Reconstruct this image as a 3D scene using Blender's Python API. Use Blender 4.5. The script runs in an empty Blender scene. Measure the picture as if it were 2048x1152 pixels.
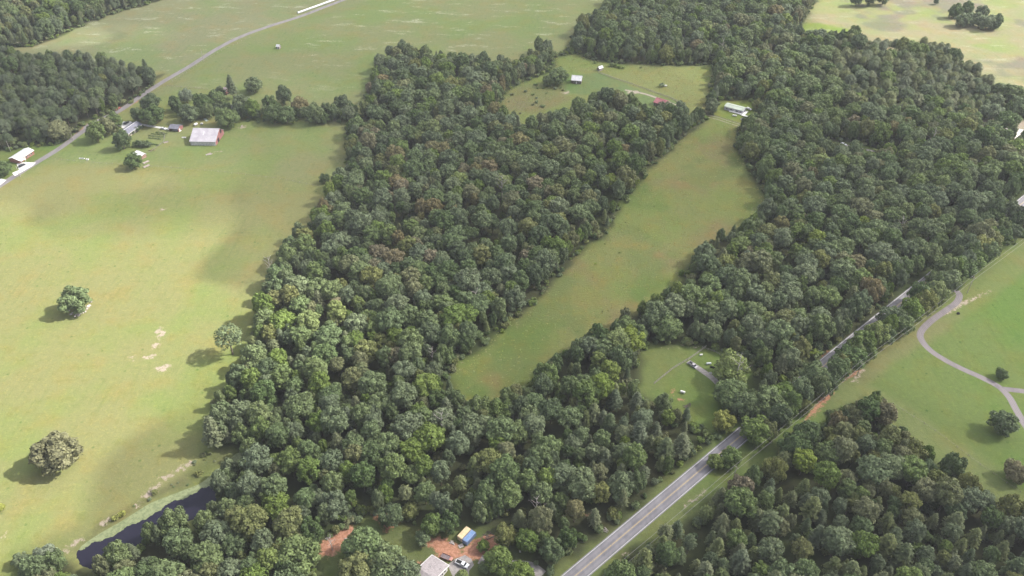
import bpy, math, random
import numpy as np
from mathutils import Vector, Matrix

rng = np.random.default_rng(11)
random.seed(11)
SC = bpy.context.scene
COL = SC.collection

# ------------------------------------------------------------------ camera
CAM_H = 290.0
PITCH = math.radians(38.6)
FPX = 1600.0                       # focal length in photograph pixels (2048 wide)
cam_d = bpy.data.cameras.new("camera")
cam_d.sensor_width = 36.0
cam_d.lens = 36.0 * FPX / 2048.0
cam_d.clip_start = 1.0
cam_d.clip_end = 12000.0
cam = bpy.data.objects.new("camera", cam_d)
cam.location = (0, 0, CAM_H)
cam.rotation_euler = (math.radians(90) - PITCH, 0, 0)
COL.objects.link(cam)
SC.camera = cam

# ------------------------------------------------------------------ sun, sky, exposure
SUN_DIR = Vector((0.735, 0.13, 0.665)).normalized()      # towards the sun
SUN_STRENGTH = 5.0
SKY_STRENGTH = 0.115
EXPOSURE = 1.42
HAZE_DENSITY = 0.00008
sun_el = math.asin(SUN_DIR.z)
sun_az = math.atan2(SUN_DIR.x, SUN_DIR.y)                 # clockwise from +Y
world = bpy.data.worlds.new("World")
SC.world = world
world.use_nodes = True
wn = world.node_tree
sky = wn.nodes.new("ShaderNodeTexSky")
sky.sky_type = 'NISHITA'
sky.sun_disc = False
sky.sun_elevation = sun_el
sky.sun_rotation = sun_az
sky.air_density = 1.0
sky.dust_density = 3.0
bg = wn.nodes["Background"]
bg.inputs[1].default_value = SKY_STRENGTH
veil = wn.nodes.new("ShaderNodeHueSaturation")          # milky summer sky: less blue than clear air
veil.inputs["Saturation"].default_value = .5
wn.links.new(sky.outputs[0], veil.inputs["Color"])
wn.links.new(veil.outputs[0], bg.inputs[0])
sun_d = bpy.data.lights.new("sun", 'SUN')
sun_d.energy = SUN_STRENGTH
sun_d.angle = math.radians(0.55)
sun_d.color = (1.0, 0.955, 0.88)
sun = bpy.data.objects.new("sun", sun_d)
sun.rotation_euler = SUN_DIR.to_track_quat('Z', 'Y').to_euler()
sun.location = (300, 300, 900)
COL.objects.link(sun)
SC.view_settings.view_transform = 'Standard'
SC.view_settings.look = 'None'
SC.view_settings.gamma = 1.0
SC.view_settings.use_curve_mapping = False
SC.view_settings.exposure = EXPOSURE
SC.render.engine = 'CYCLES'
cy = SC.cycles
cy.max_bounces = 6
cy.diffuse_bounces = 3
cy.glossy_bounces = 2
cy.transmission_bounces = 3
cy.volume_bounces = 0
cy.transparent_max_bounces = 12
cy.caustics_reflective = False
cy.caustics_refractive = False
cy.use_denoising = True
cy.use_adaptive_sampling = True
cy.adaptive_threshold = 0.02

# ------------------------------------------------------------------ survey: photograph pixel -> place on a level plane
CT, ST = math.cos(PITCH), math.sin(PITCH)
def ground(px, py, z=0.0):
    u, v = px - 1024.0, 576.0 - py
    dx, dy, dz = u, FPX * CT + v * ST, -FPX * ST + v * CT
    t = (z - CAM_H) / dz
    return (dx * t, dy * t)
def G(px, py, z=0.0):
    a = ground(px, py, z)
    return Vector((a[0], a[1], z))
def to_px(x, y, z):
    zz = z - CAM_H
    d = y * CT - zz * ST
    return 1024 + FPX * x / d, 576 - FPX * (y * ST + zz * CT) / d, FPX / d
def scale_at(py):
    return (py + 700.6) * CT / CAM_H
def poly(pts):
    return np.array([ground(*p) for p in pts], float)

TOP = 13.0   # typical height of the lit crown tops along the near side of a wood
# ------------------------------------------------------------------ open land, outlines of clearings
c = TOP
OPEN_PASTURE = poly([(-420,1400),(-420,330),(-150,318),(0,304),(30,300),(52,292),(111,292),(132,281),(151,266),(168,250),(176,243),
    (212,231),(236,219),(262,205),(300,178),(318,152),(322,140,4),(308,128,c),(270,118,c),(200,105,c),(100,97,c),(0,92,c),(-60,90,c),(-60,99),(67,93),(110,77),(160,55),(213,33),(247,22),(287,12),(327,0),(430,-40),(620,-110),
    (1300,-110),(1215,-4,4),(1196,18,4),(1160,48,4),(1140,70,5),(1126,80,c),(1060,76,c),(1040,106,c),(1000,110,c),(960,112,c),(900,100,c),(870,90,c),(850,86,c),
    (790,86,c),(765,90,c),(750,108,7),(752,138,3),(742,150,3),(738,165,3),(732,190,3),(736,212,3),(715,228,3),(704,245),(694,262),(698,300),(692,345),(668,375,3),(645,395,3),
    (628,430,3),(603,458,3),(568,500,3),(545,528,3),(540,570,3),(516,600,3),(506,640,3),(497,690,3),(477,745,3),(447,772,3),(432,802,3),(424,850,3),(432,882,3),
    (470,893),(484,905),(462,932),(440,952),(424,1000,6),(385,1028,6),(330,1046,6),(290,1060,6),(256,1082,6),(226,1108,6),(188,1134,6),(150,1128,8),(110,1092,c),(60,1100,c),(20,1130,c),(-10,1170,c),(-60,1400)])
OPEN_MEADOW = poly([(1408,240),(1425,232),(1432,216),(1445,200),(1505,203),(1512,225),(1505,245),(1482,252),(1468,290),(1490,330),(1520,378),(1530,402),
    (1522,416,c),(1480,430,c),(1440,445,c),(1402,475,c),(1385,500,c),(1362,532,c),(1340,560,c),(1318,575,c),(1280,590,c),(1232,620,c),(1196,640,c),(1160,658,c),(1112,682,c),
    (1090,710,c),(1060,732,c),(1030,758,c),(1000,778,c),(960,790,c),(915,775,c),(896,752),(912,728),(940,708),(985,680),(1012,650),(1055,622),(1082,590),(1125,548),(1148,515),(1180,490),
    (1212,470),(1238,420),(1268,380),(1298,340),(1328,310),(1368,275)])
OPEN_NORTH = poly([(1108,116),(1150,106),(1180,120),(1250,128),(1330,131),(1428,132),(1424,165),(1416,200),(1405,212,8),(1372,212,c),(1345,212,8),(1318,205,c),(1292,196,c),(1262,186,c),(1230,172,c),
    (1205,168,c),(1186,182,c),(1152,190,c),(1132,212,c),(1092,216,c),(1060,226,c),(1020,214,c),(988,202,c),(1010,186),(1042,166),(1088,150),(1110,132)])
OPEN_YARD = poly([(1275,738,c),(1284,700),(1300,686),(1345,690),(1400,688),(1452,704),(1500,722),(1512,750),(1500,790),(1470,830),(1450,855),(1432,842,c),(1396,816,c),(1374,798,c),(1330,780,c),(1300,762,c)])
OPEN_HIGHWAY = poly([(1000,1260),(1092,1144),(1132,1119),(1197,1066),(1252,1027),(1308,979),(1360,938),(1410,893),(1452,858),(1500,828),(1570,771),(1644,714),(1746,634),(1866,539),(1884,524),(1898,545),(1925,560),(2000,505),(2060,462),(2200,350),(2500,260),(2500,1100),(2200,1080,c),(2048,1000,c),(2000,955,c),(1950,940,c),(1880,880,c),(1850,850,c),(1790,810,c),(1760,775,c),(1740,764,c),(1705,772,c),(1680,790,c),(1640,815,c),(1600,850,c),(1545,893,c),(1500,925,c),
    (1440,965,c),(1400,1000,c),(1330,1042,c),(1268,1074,c),(1220,1120,c),(1180,1180,c),(1100,1290,c)])
OPEN_HAY = poly([(1590,52,c),(1606,38,4),(1622,14,4),(1640,-10,4),(1690,-115),(2700,-115),(2700,300,c),(2300,230,c),(2048,168,c),(2000,152,c),(1965,128,c),(1925,98,c),(1885,73,c),(1842,74,c),(1803,80,c),(1765,70,c),(1705,58,c),(1650,58,c)])
OPEN_HOME = poly([(632,1170),(640,1095),(700,1050),(745,1030),(800,1034),(850,1052),(895,1058),(925,1048),(985,1062),(1045,1088),(1090,1150),(1090,1300),(640,1300)])
OPEN_GAP = poly([(1640,278),(1665,283),(1725,292),(1760,300),(1745,312,4),(1700,304,4),(1650,298,4)])
OPEN_TOWN = poly([(1935,248),(1985,232),(2060,240),(2400,250),(2400,420),(2060,345),(2048,290),(1990,272)])
OPEN_LOT = poly([(2000,434),(2025,402),(2075,375),(2300,290),(2300,400),(2060,452)])
OPENS = [OPEN_LOT, OPEN_PASTURE, OPEN_MEADOW, OPEN_NORTH, OPEN_YARD, OPEN_HIGHWAY, OPEN_HAY, OPEN_HOME, OPEN_GAP, OPEN_TOWN]
POND = poly([(146,1106),(165,1085),(200,1062),(240,1040),(300,1002),(345,985),(400,964),(440,930),(480,896),(494,906),(468,938),(440,962),(432,1010),(395,1036),(335,1060),(288,1084),(240,1116),(196,1142),(160,1134)])

def sdf(P, x, y):
    """signed distance in metres, positive inside"""
    x = np.asarray(x, float); y = np.asarray(y, float)
    best = np.full(x.shape, 1e18); inside = np.zeros(x.shape, bool)
    n = len(P)
    for i in range(n):
        ax, ay = P[i]; bx, by = P[(i + 1) % n]
        ex, ey = bx - ax, by - ay
        L = ex * ex + ey * ey + 1e-9
        t = np.clip(((x - ax) * ex + (y - ay) * ey) / L, 0, 1)
        d = (x - ax - t * ex) ** 2 + (y - ay - t * ey) ** 2
        np.minimum(best, d, out=best)
        if ay != by:
            cr = ((ay > y) != (by > y)) & (x < (bx - ax) * (y - ay) / (by - ay) + ax)
            inside ^= cr
    d = np.sqrt(best)
    return np.where(inside, d, -d)
def sm(a, b, v):
    t = np.clip((v - a) / (b - a), 0, 1)
    return t * t * (3 - 2 * t)
def vnoise(x, y, cell, seed):
    r = np.random.default_rng(seed).random((128, 128))
    u = x / cell; v = y / cell
    i = np.floor(u).astype(int); j = np.floor(v).astype(int)
    fu = u - i; fv = v - j
    fu = fu * fu * (3 - 2 * fu); fv = fv * fv * (3 - 2 * fv)
    g = lambda a, b: r[a % 128, b % 128]
    return (g(i, j) * (1 - fu) + g(i + 1, j) * fu) * (1 - fv) + (g(i, j + 1) * (1 - fu) + g(i + 1, j + 1) * fu) * fv

# ------------------------------------------------------------------ material helpers
def new_mat(name):
    m = bpy.data.materials.new(name); m.use_nodes = True
    nt = m.node_tree
    return m, nt, nt.nodes["Principled BSDF"]
def N(nt, kind, **kw):
    n = nt.nodes.new(kind)
    for k, v in kw.items():
        setattr(n, k, v)
    return n
def mixcol(nt, a, b, fac, mode='MIX'):
    m = N(nt, "ShaderNodeMix", data_type='RGBA', blend_type=mode)
    for sock, v in ((m.inputs[0], fac), (m.inputs[6], a), (m.inputs[7], b)):
        if hasattr(v, "links"): nt.links.new(v, sock)
        else: sock.default_value = v if not isinstance(v, tuple) else (*v, 1)[:4]
    return m.outputs[2]
def noise(nt, scale, detail=3, rough=.55, coord=None, vec_scale=None):
    n = N(nt, "ShaderNodeTexNoise")
    n.inputs["Scale"].default_value = scale; n.inputs["Detail"].default_value = detail; n.inputs["Roughness"].default_value = rough
    if coord is not None:
        if vec_scale:
            mp = N(nt, "ShaderNodeMapping"); mp.inputs["Scale"].default_value = vec_scale[:3]
            if len(vec_scale) > 3: mp.inputs["Rotation"].default_value = (0, 0, vec_scale[3])
            nt.links.new(coord, mp.inputs[0]); coord = mp.outputs[0]
        nt.links.new(coord, n.inputs["Vector"])
    return n.outputs[0]
def ramp(nt, v, lo, hi, a=0.0, b=1.0):
    r = N(nt, "ShaderNodeMapRange", interpolation_type='SMOOTHSTEP')
    r.inputs[1].default_value = lo; r.inputs[2].default_value = hi; r.inputs[3].default_value = a; r.inputs[4].default_value = b
    nt.links.new(v, r.inputs[0]); return r.outputs[0]
def math_n(nt, op, a, b=0.0):
    m = N(nt, "ShaderNodeMath", operation=op)
    for s, v in ((m.inputs[0], a), (m.inputs[1], b)):
        if hasattr(v, "links"): nt.links.new(v, s)
        else: s.default_value = v
    return m.outputs[0]
MATS = {}
DIM = .72
def surf(name, col, rough=.8, var=.15, scale=1.5, metal=0.0, col2=None, bump=0.0, spec=.3):
    """plain weathered surface: base colour, second colour in noise patches"""
    if name in MATS: return MATS[name]
    col = tuple(v * DIM for v in col); col2 = tuple(v * DIM for v in col2) if col2 else None
    m, nt, b = new_mat(name)
    tc = N(nt, "ShaderNodeTexCoord").outputs["Object"]
    n1 = noise(nt, scale, 4, .6, tc)
    dark = tuple(x * (1 - 2 * var) for x in col)
    lite = tuple(min(x * (1 + var), .95) for x in col)
    cc = mixcol(nt, col2 if col2 else dark, lite, ramp(nt, n1, .35, .62))
    n2 = noise(nt, scale * 7, 2, .6, tc)
    cc = mixcol(nt, cc, tuple(x * .8 for x in col), math_n(nt, 'MULTIPLY', ramp(nt, n2, .5, .7), .5))
    nt.links.new(cc, b.inputs["Base Color"])
    b.inputs["Roughness"].default_value = rough; b.inputs["Metallic"].default_value = metal
    b.inputs["Specular IOR Level"].default_value = spec
    if bump:
        bp = N(nt, "ShaderNodeBump"); bp.inputs["Strength"].default_value = bump; bp.inputs["Distance"].default_value = .05
        nt.links.new(n2, bp.inputs["Height"]); nt.links.new(bp.outputs[0], b.inputs["Normal"])
    MATS[name] = m
    return m
def leaf_mat(name, col, hue2, spec=.10):
    col = (col[0] * 1.16, col[1] * 1.12, col[2] * 1.04); hue2 = (hue2[0] * 1.16, hue2[1] * 1.12, hue2[2] * 1.04)
    m, nt, b = new_mat(name)
    oi = N(nt, "ShaderNodeObjectInfo")
    at = N(nt, "ShaderNodeAttribute"); at.attribute_name = "tone"
    base = mixcol(nt, col, hue2, oi.outputs["Random"])
    v = math_n(nt, 'MULTIPLY_ADD', at.outputs["Fac"], 0.95); 
    v.node.inputs[2].default_value = 0.55
    hs = N(nt, "ShaderNodeHueSaturation")
    nt.links.new(base, hs.inputs["Color"]); nt.links.new(v, hs.inputs["Value"])
    rs = math_n(nt, 'FRACT', math_n(nt, 'MULTIPLY', oi.outputs["Random"], 7.31))
    nt.links.new(ramp(nt, rs, 0, 1, .8, 1.12), hs.inputs["Saturation"])
    nt.links.new(hs.outputs[0], b.inputs["Base Color"])
    b.inputs["Roughness"].default_value = .55; b.inputs["Specular IOR Level"].default_value = spec
    tr = N(nt, "ShaderNodeBsdfTranslucent"); nt.links.new(hs.outputs[0], tr.inputs[0])
    mx = N(nt, "ShaderNodeMixShader"); mx.inputs[0].default_value = .22
    nt.links.new(b.outputs[0], mx.inputs[1]); nt.links.new(tr.outputs[0], mx.inputs[2])
    nt.links.new(mx.outputs[0], nt.nodes["Material Output"].inputs[0])
    return m
BARK = surf("bark", (.16, .13, .10), .95, .25, 3)
DEADWOOD = surf("dead_wood", (.50, .45, .42), .9, .15, 3)
LEAF = {
 'grey':   leaf_mat("leaves_grey_green", (.112, .146, .070), (.095, .132, .070)),
 'green':  leaf_mat("leaves_mid_green", (.094, .138, .048), (.110, .150, .052)),
 'deep':   leaf_mat("leaves_deep_green", (.066, .100, .044), (.078, .110, .052)),
 'olive':  leaf_mat("leaves_olive", (.130, .142, .062), (.114, .134, .060)),
 'bright': leaf_mat("leaves_bright_green", (.140, .180, .050), (.122, .165, .052)),
 'rust':   leaf_mat("leaves_brown_tinted", (.155, .135, .080), (.135, .135, .070)),
 'lime':   leaf_mat("leaves_yellow_green", (.185, .205, .038), (.175, .195, .040)),
 'pale':   leaf_mat("leaves_pale_tan_green", (.115, .118, .068), (.115, .118, .068)),
 'silver': leaf_mat("leaves_silver_green", (.16, .20, .13), (.14, .18, .12)),
 'pine':   leaf_mat("needles_dark_green", (.072, .100, .054), (.088, .112, .058), .15),
 'pinelt': leaf_mat("needles_olive_green", (.112, .130, .060), (.098, .122, .058), .15),
}

# ------------------------------------------------------------------ mesh helpers
def mesh_np(name, V, F, mats, tone=None, midx=None, smooth=False):
    """V (n,3); F (m,4) quads"""
    me = bpy.data.meshes.new(name)
    V = np.ascontiguousarray(V, np.float32); F = np.ascontiguousarray(F, np.int32)
    me.vertices.add(len(V)); me.vertices.foreach_set("co", V.ravel())
    k = F.shape[1]
    me.loops.add(F.size); me.loops.foreach_set("vertex_index", F.ravel())
    me.polygons.add(len(F)); me.polygons.foreach_set("loop_start", np.arange(0, F.size, k, dtype=np.int32))
    for m in mats: me.materials.append(m)
    if midx is not None: me.polygons.foreach_set("material_index", np.ascontiguousarray(midx, np.int32))
    if smooth: me.polygons.foreach_set("use_smooth", np.ones(len(F), bool))
    me.update(calc_edges=True)
    if tone is not None:
        a = me.attributes.new("tone", 'FLOAT', 'POINT'); a.data.foreach_set("value", np.ascontiguousarray(tone, np.float32))
    return me
class MB:
    """collects boxes, bars and tubes for one mesh object"""
    def __init__(s): s.v = []; s.f = []; s.m = []
    def add(s, V, F, m=0):
        o = len(s.v); s.v += [tuple(p) for p in V]; s.f += [tuple(i + o for i in f) for f in F]; s.m += [m] * len(F); return s
    def box(s, x0, x1, y0, y1, z0, z1, m=0, rot=0, piv=(0, 0)):
        V = [(x, y, z) for z in (z0, z1) for y in (y0, y1) for x in (x0, x1)]
        if rot:
            cr, sr = math.cos(rot), math.sin(rot)
            V = [(piv[0] + (x - piv[0]) * cr - (y - piv[1]) * sr, piv[1] + (x - piv[0]) * sr + (y - piv[1]) * cr, z) for x, y, z in V]
        return s.add(V, [(0, 2, 3, 1), (4, 5, 7, 6), (0, 1, 5, 4), (2, 6, 7, 3), (0, 4, 6, 2), (1, 3, 7, 5)], m)
    def tube(s, a, b, ra, rb=None, n=6, m=0):
        rb = ra if rb is None else rb
        a = Vector(a); b = Vector(b); d = (b - a)
        if d.length < 1e-6: return s
        d.normalize(); u = d.orthogonal().normalized(); w = d.cross(u)
        V = [];
        for p, r in ((a, ra), (b, rb)):
            for i in range(n):
                t = 2 * math.pi * i / n
                V.append(p + (u * math.cos(t) + w * math.sin(t)) * r)
        F = [(i, (i + 1) % n, n + (i + 1) % n, n + i) for i in range(n)] + [tuple(range(n - 1, -1, -1)), tuple(range(n, 2 * n))]
        return s.add(V, F, m)
    def prism(s, prof, x0, x1, m=0):
        """profile (y,z) points extruded along x"""
        n = len(prof)
        V = [(x0, y, z) for y, z in prof] + [(x1, y, z) for y, z in prof]
        F = [(i, (i + 1) % n, n + (i + 1) % n, n + i) for i in range(n)] + [tuple(range(n - 1, -1, -1)), tuple(range(n, 2 * n))]
        return s.add(V, F, m)
    def blob(s, cx, cy, cz, rx, ry, rz, n=10, k=6, m=0, jag=0.0):
        V = [(cx, cy, cz + rz)]; F = []
        for j in range(1, k):
            ph = math.pi * j / k
            for i in range(n):
                t = 2 * math.pi * i / n; q = 1 + jag * random.uniform(-1, 1)
                V.append((cx + rx * q * math.sin(ph) * math.cos(t), cy + ry * q * math.sin(ph) * math.sin(t), cz + rz * q * math.cos(ph)))
        V.append((cx, cy, cz - rz)); e = len(V) - 1
        for i in range(n): F.append((0, 1 + i, 1 + (i + 1) % n))
        for j in range(k - 2):
            for i in range(n):
                a = 1 + j * n; F.append((a + i, a + n + i, a + n + (i + 1) % n, a + (i + 1) % n))
        a = 1 + (k - 2) * n
        for i in range(n): F.append((a + i, e, a + (i + 1) % n))
        return s.add(V, F, m)
    def build(s, name, mats, parent=None, loc=None, smooth=False):
        me = bpy.data.meshes.new(name); me.from_pydata(s.v, [], s.f)
        if not isinstance(mats, (list, tuple)): mats = [mats]
        for m in mats: me.materials.append(m)
        if len(mats) > 1: me.polygons.foreach_set("material_index", s.m)
        if smooth: me.polygons.foreach_set("use_smooth", [True] * len(s.f))
        me.update()
        o = bpy.data.objects.new(name, me); COL.objects.link(o)
        if parent: o.parent = parent
        if loc is not None: o.location = loc
        return o
def empty(name, loc, rz=0.0):
    o = bpy.data.objects.new(name, None); o.empty_display_size = .5
    o.location = loc; o.rotation_euler = (0, 0, rz); COL.objects.link(o); return o
def tag(o, label=None, cat=None, group=None, kind=None):
    if label: o["label"] = label
    if cat: o["category"] = cat
    if group: o["group"] = group
    if kind: o["kind"] = kind
    return o
def put(name, me, parent=None):
    o = bpy.data.objects.new(name, me); COL.objects.link(o)
    if parent: o.parent = parent
    return o
def copy_tree(o, parent=None):
    k = o.copy(); COL.objects.link(k); k.parent = parent
    for ch in list(o.children): copy_tree(ch, k)
    return k

# ------------------------------------------------------------------ the ground
X0, X1, Y0, Y1, STEP = -760.0, 760.0, 110.0, 1120.0, 2.5
gx = np.arange(X0, X1 + .1, STEP); gy = np.arange(Y0, Y1 + .1, STEP)
GX, GY = np.meshgrid(gx, gy)
nx, ny = len(gx), len(gy)
S = {}
for nm, P in (('pasture', OPEN_PASTURE), ('meadow', OPEN_MEADOW), ('north', OPEN_NORTH), ('yard', OPEN_YARD), ('high', OPEN_HIGHWAY), ('hay', OPEN_HAY), ('home', OPEN_HOME), ('gap', OPEN_GAP), ('town', OPEN_TOWN), ('pond', POND)):
    S[nm] = sdf(P, GX, GY)
# sub-areas with their own turf
def area(pts, soft=6.0):
    return sm(-soft, soft, sdf(poly(pts), GX, GY) + (vnoise(GX, GY, 9, 5) - .5) * soft)
wob = (vnoise(GX, GY, 7, 3) - .5) * 5
ground_col = np.zeros((ny, nx, 3)); ground_col[:] = (.036, .040, .020)
LAND = .68
def lay(w, col):
    global ground_col
    col = [v * LAND for v in col]
    ground_col = ground_col * (1 - w[..., None]) + np.array(col) * w[..., None]
def mask(nm, soft=3.0): return sm(-soft, soft, S[nm] + wob - 1.0)
PAST = (.205, .206, .085)
lay(mask('pasture'), PAST)
lay(mask('pasture') * area([(700,-200),(1400,-200),(1300,60),(1050,130),(760,110),(740,260),(690,262),(500,215),(330,200),(265,215),(345,150),(440,95),(560,50),(690,0)], 5), (.172, .188, .084))
lay(mask('pasture') * area([(-100,130),(345,148),(440,93),(560,48),(690,-2),(900,-110),(300,-110),(60,60)], 4), (.190, .198, .104))
lay(mask('pasture') * area([(440,246),(700,246),(705,330),(660,385),(520,350),(380,330),(330,300)], 12), (.200, .208, .092))
lay(mask('pasture') * area([(120,262),(250,262),(330,248),(450,250),(440,300),(330,330),(200,330),(60,330)], 8), (.190, .208, .088))
lay(mask('pasture') * area([(-60,296),(140,284),(176,246),(100,318),(-60,400)], 3), (.150, .190, .060))
lay(mask('pasture') * area([(140,1100),(200,1045),(250,1020),(300,985),(345,960),(395,930),(440,880),(475,890),(450,930),(400,965),(300,1005),(200,1066),(150,1112)], 2.5), (.135, .135, .062))
lay(mask('meadow'), (.155, .165, .060))
lay(mask('meadow') * sm(.5, .7, vnoise(GX, GY, 30, 66) * .6 + vnoise(GX, GY, 12, 67) * .4), (.168, .150, .068))
lay(mask('meadow') * sm(.52, .7, vnoise(GX, GY, 26, 68) * .6 + vnoise(GX, GY, 9, 69) * .4), (.125, .148, .052))
lay(mask('meadow') * area([(1425,205),(1512,205),(1512,242),(1496,246),(1425,231)], 1.5), (.140, .170, .045))
lay(mask('north'), (.160, .178, .066))
lay(mask('north') * area([(1160,150),(1200,145),(1290,185),(1370,208),(1340,230),(1180,190),(1100,186),(1120,162)], 2), (.122, .165, .066))
lay(mask('north') * area([(1030,170),(1130,165),(1140,200),(1080,225),(1000,220)], 5), (.160, .150, .075))
lay(mask('yard'), (.135, .165, .055))
lay(mask('high'), (.140, .165, .062))
lay(mask('high') * area([(1910,580),(2060,470),(2500,300),(2500,1100),(2048,980),(1800,800),(1715,755),(1830,650)], 3), (.112, .150, .046))
lay(mask('high') * area([(1930,560),(2048,470),(2300,330),(2300,420),(2048,545),(1925,640),(1720,770),(1700,750)], 3), (.150, .155, .065))
lay(mask('hay'), (.225, .205, .125))
lay(mask('hay') * sm(.42, .62, vnoise(GX, GY, 38, 61) * .6 + vnoise(GX, GY * 1.6, 14, 62) * .4), (.208, .212, .100))
lay(mask('hay') * sm(.56, .72, vnoise(GX, GY, 52, 63) * .7 + vnoise(GX, GY, 11, 64) * .3), (.165, .150, .115))
lay(mask('hay') * area([(1600,44),(1640,46),(1710,62),(1640,70),(1590,66)], 3), (.170, .215, .050))
lay(mask('home'), (.110, .130, .050))
lay(mask('gap'), (.150, .170, .065))
lay(mask('town'), (.260, .215, .175))
# clay and bare soil, kept as signed distances so the material can give them a ragged edge
clay_polys = [poly(p) for p in (
    [(862,1080),(880,1072),(905,1082),(925,1100),(945,1080),(985,1068),(1002,1082),(985,1112),(955,1124),(925,1116),(895,1122),(872,1112)],
    [(868,1082),(900,1085),(925,1102),(945,1085),(975,1074),(988,1085),(975,1105),(950,1118),(925,1112),(900,1116),(880,1108)],
    [(830,1060),(880,1080),(870,1100),(840,1090)], [(820,1150),(845,1125),(850,1140),(830,1170),(800,1190)],
    [(636,1088),(690,1056),(704,1068),(670,1112),(640,1116)], [(668,1068),(702,1046),(716,1060),(690,1085)], [(805,1140),(835,1118),(850,1136),(825,1172),(795,1190)],
    [(740,1030),(765,1022),(800,1035),(795,1052),(770,1065),(760,1045)],
    [(1342,780),(1349,773),(1350,785),(1343,790)],[(1352,794),(1372,799),(1370,803),(1354,800)],
    [(1600,850),(1625,818),(1648,790),(1668,776),(1664,792),(1630,828),(1605,856)], [(1560,888),(1600,848),(1604,856),(1565,896)],
    [(1660,770),(1700,744),(1722,735),(1724,742),(1700,756)],
    [(1640,712),(1660,698),(1662,704),(1646,718)],
    [(1170,1030),(1190,1022),(1196,1034)],
    [(205,236),(275,196),(278,202),(215,240)],[(150,268),(176,246),(186,246),(160,272)],
    [(2000,270),(2020,262),(2024,282),(2005,286)],[(2015,285),(2070,250),(2100,300),(2040,300)])]
bare_polys = [poly(p) for p in (
    [(308,660),(322,655),(330,665),(325,680),(316,675),(312,668)], [(300,690),(318,684),(320,694),(304,698)], [(286,712),(310,708),(312,716),(288,719)], [(258,714),(270,710),(268,722)],
    [(310,735),(338,727),(340,736),(322,744),(310,741)],
    [(318,417),(332,417),(330,421),(320,422)],
    [(355,935),(392,918),(394,924),(365,944)], [(320,955),(352,943),(352,952),(326,962)], [(285,990),(308,968),(322,968),(312,988),(290,998)],[(268,1012),(280,1004),(282,1012),(272,1020)],
    [(192,1052),(215,1030),(222,1036),(205,1058)], [(115,1106),(160,1075),(168,1078),(130,1108)], [(-5,1080),(14,1064),(16,1068),(0,1084)],
    [(138,625),(160,620),(176,610),(184,600),(184,612),(165,628),(142,630)],
    [(1880,628),(1920,604),(1985,580),(1980,585),(1925,612),(1890,632)],
    [(412,307),(426,303),(430,306),(415,310)], [(436,303),(446,300),(446,304)], [(478,253),(492,250),(490,256),(476,258)],
    [(1250,184),(1275,181),(1284,186),(1260,189)],
    [(1120,185),(1140,182),(1136,190)],
    [(1280,850),(1300,845),(1296,852)], [(1365,1012),(1410,978),(1412,982),(1370,1018)],[(1230,1120),(1255,1105),(1258,1110),(1235,1126)],
    [(1700,765),(1725,738),(1735,735),(1712,765)],
    [(1310,700),(1370,690),(1400,695),(1350,694)],)]
def union(ps):
    d = np.full(GX.shape, -99.0)
    for P in ps: d = np.maximum(d, sdf(P, GX, GY))
    return d
CLAY = union(clay_polys); BARE = union(bare_polys)
MEAD = np.clip(mask('meadow') + mask('north') * .9 + .35 * mask('hay'), 0, 1)
GZ = np.zeros_like(GX) - 1.6 * sm(-1.5, 4.0, S['pond'])
ids = np.arange(nx * ny).reshape(ny, nx)
Q = np.stack([ids[:-1, :-1], ids[:-1, 1:], ids[1:, 1:], ids[1:, :-1]], -1).reshape(-1, 4)
V = np.stack([GX, GY, GZ], -1).reshape(-1, 3)
def cell(a): return .25 * (a[:-1, :-1] + a[:-1, 1:] + a[1:, 1:] + a[1:, :-1]).ravel()
regs = ['pasture', 'meadow', 'north', 'yard', 'high', 'hay', 'home', 'gap', 'town']
R = np.stack([cell(S[r]) for r in regs], 0)
best = np.where(R.max(0) > 0, R.argmax(0), len(regs))

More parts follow.
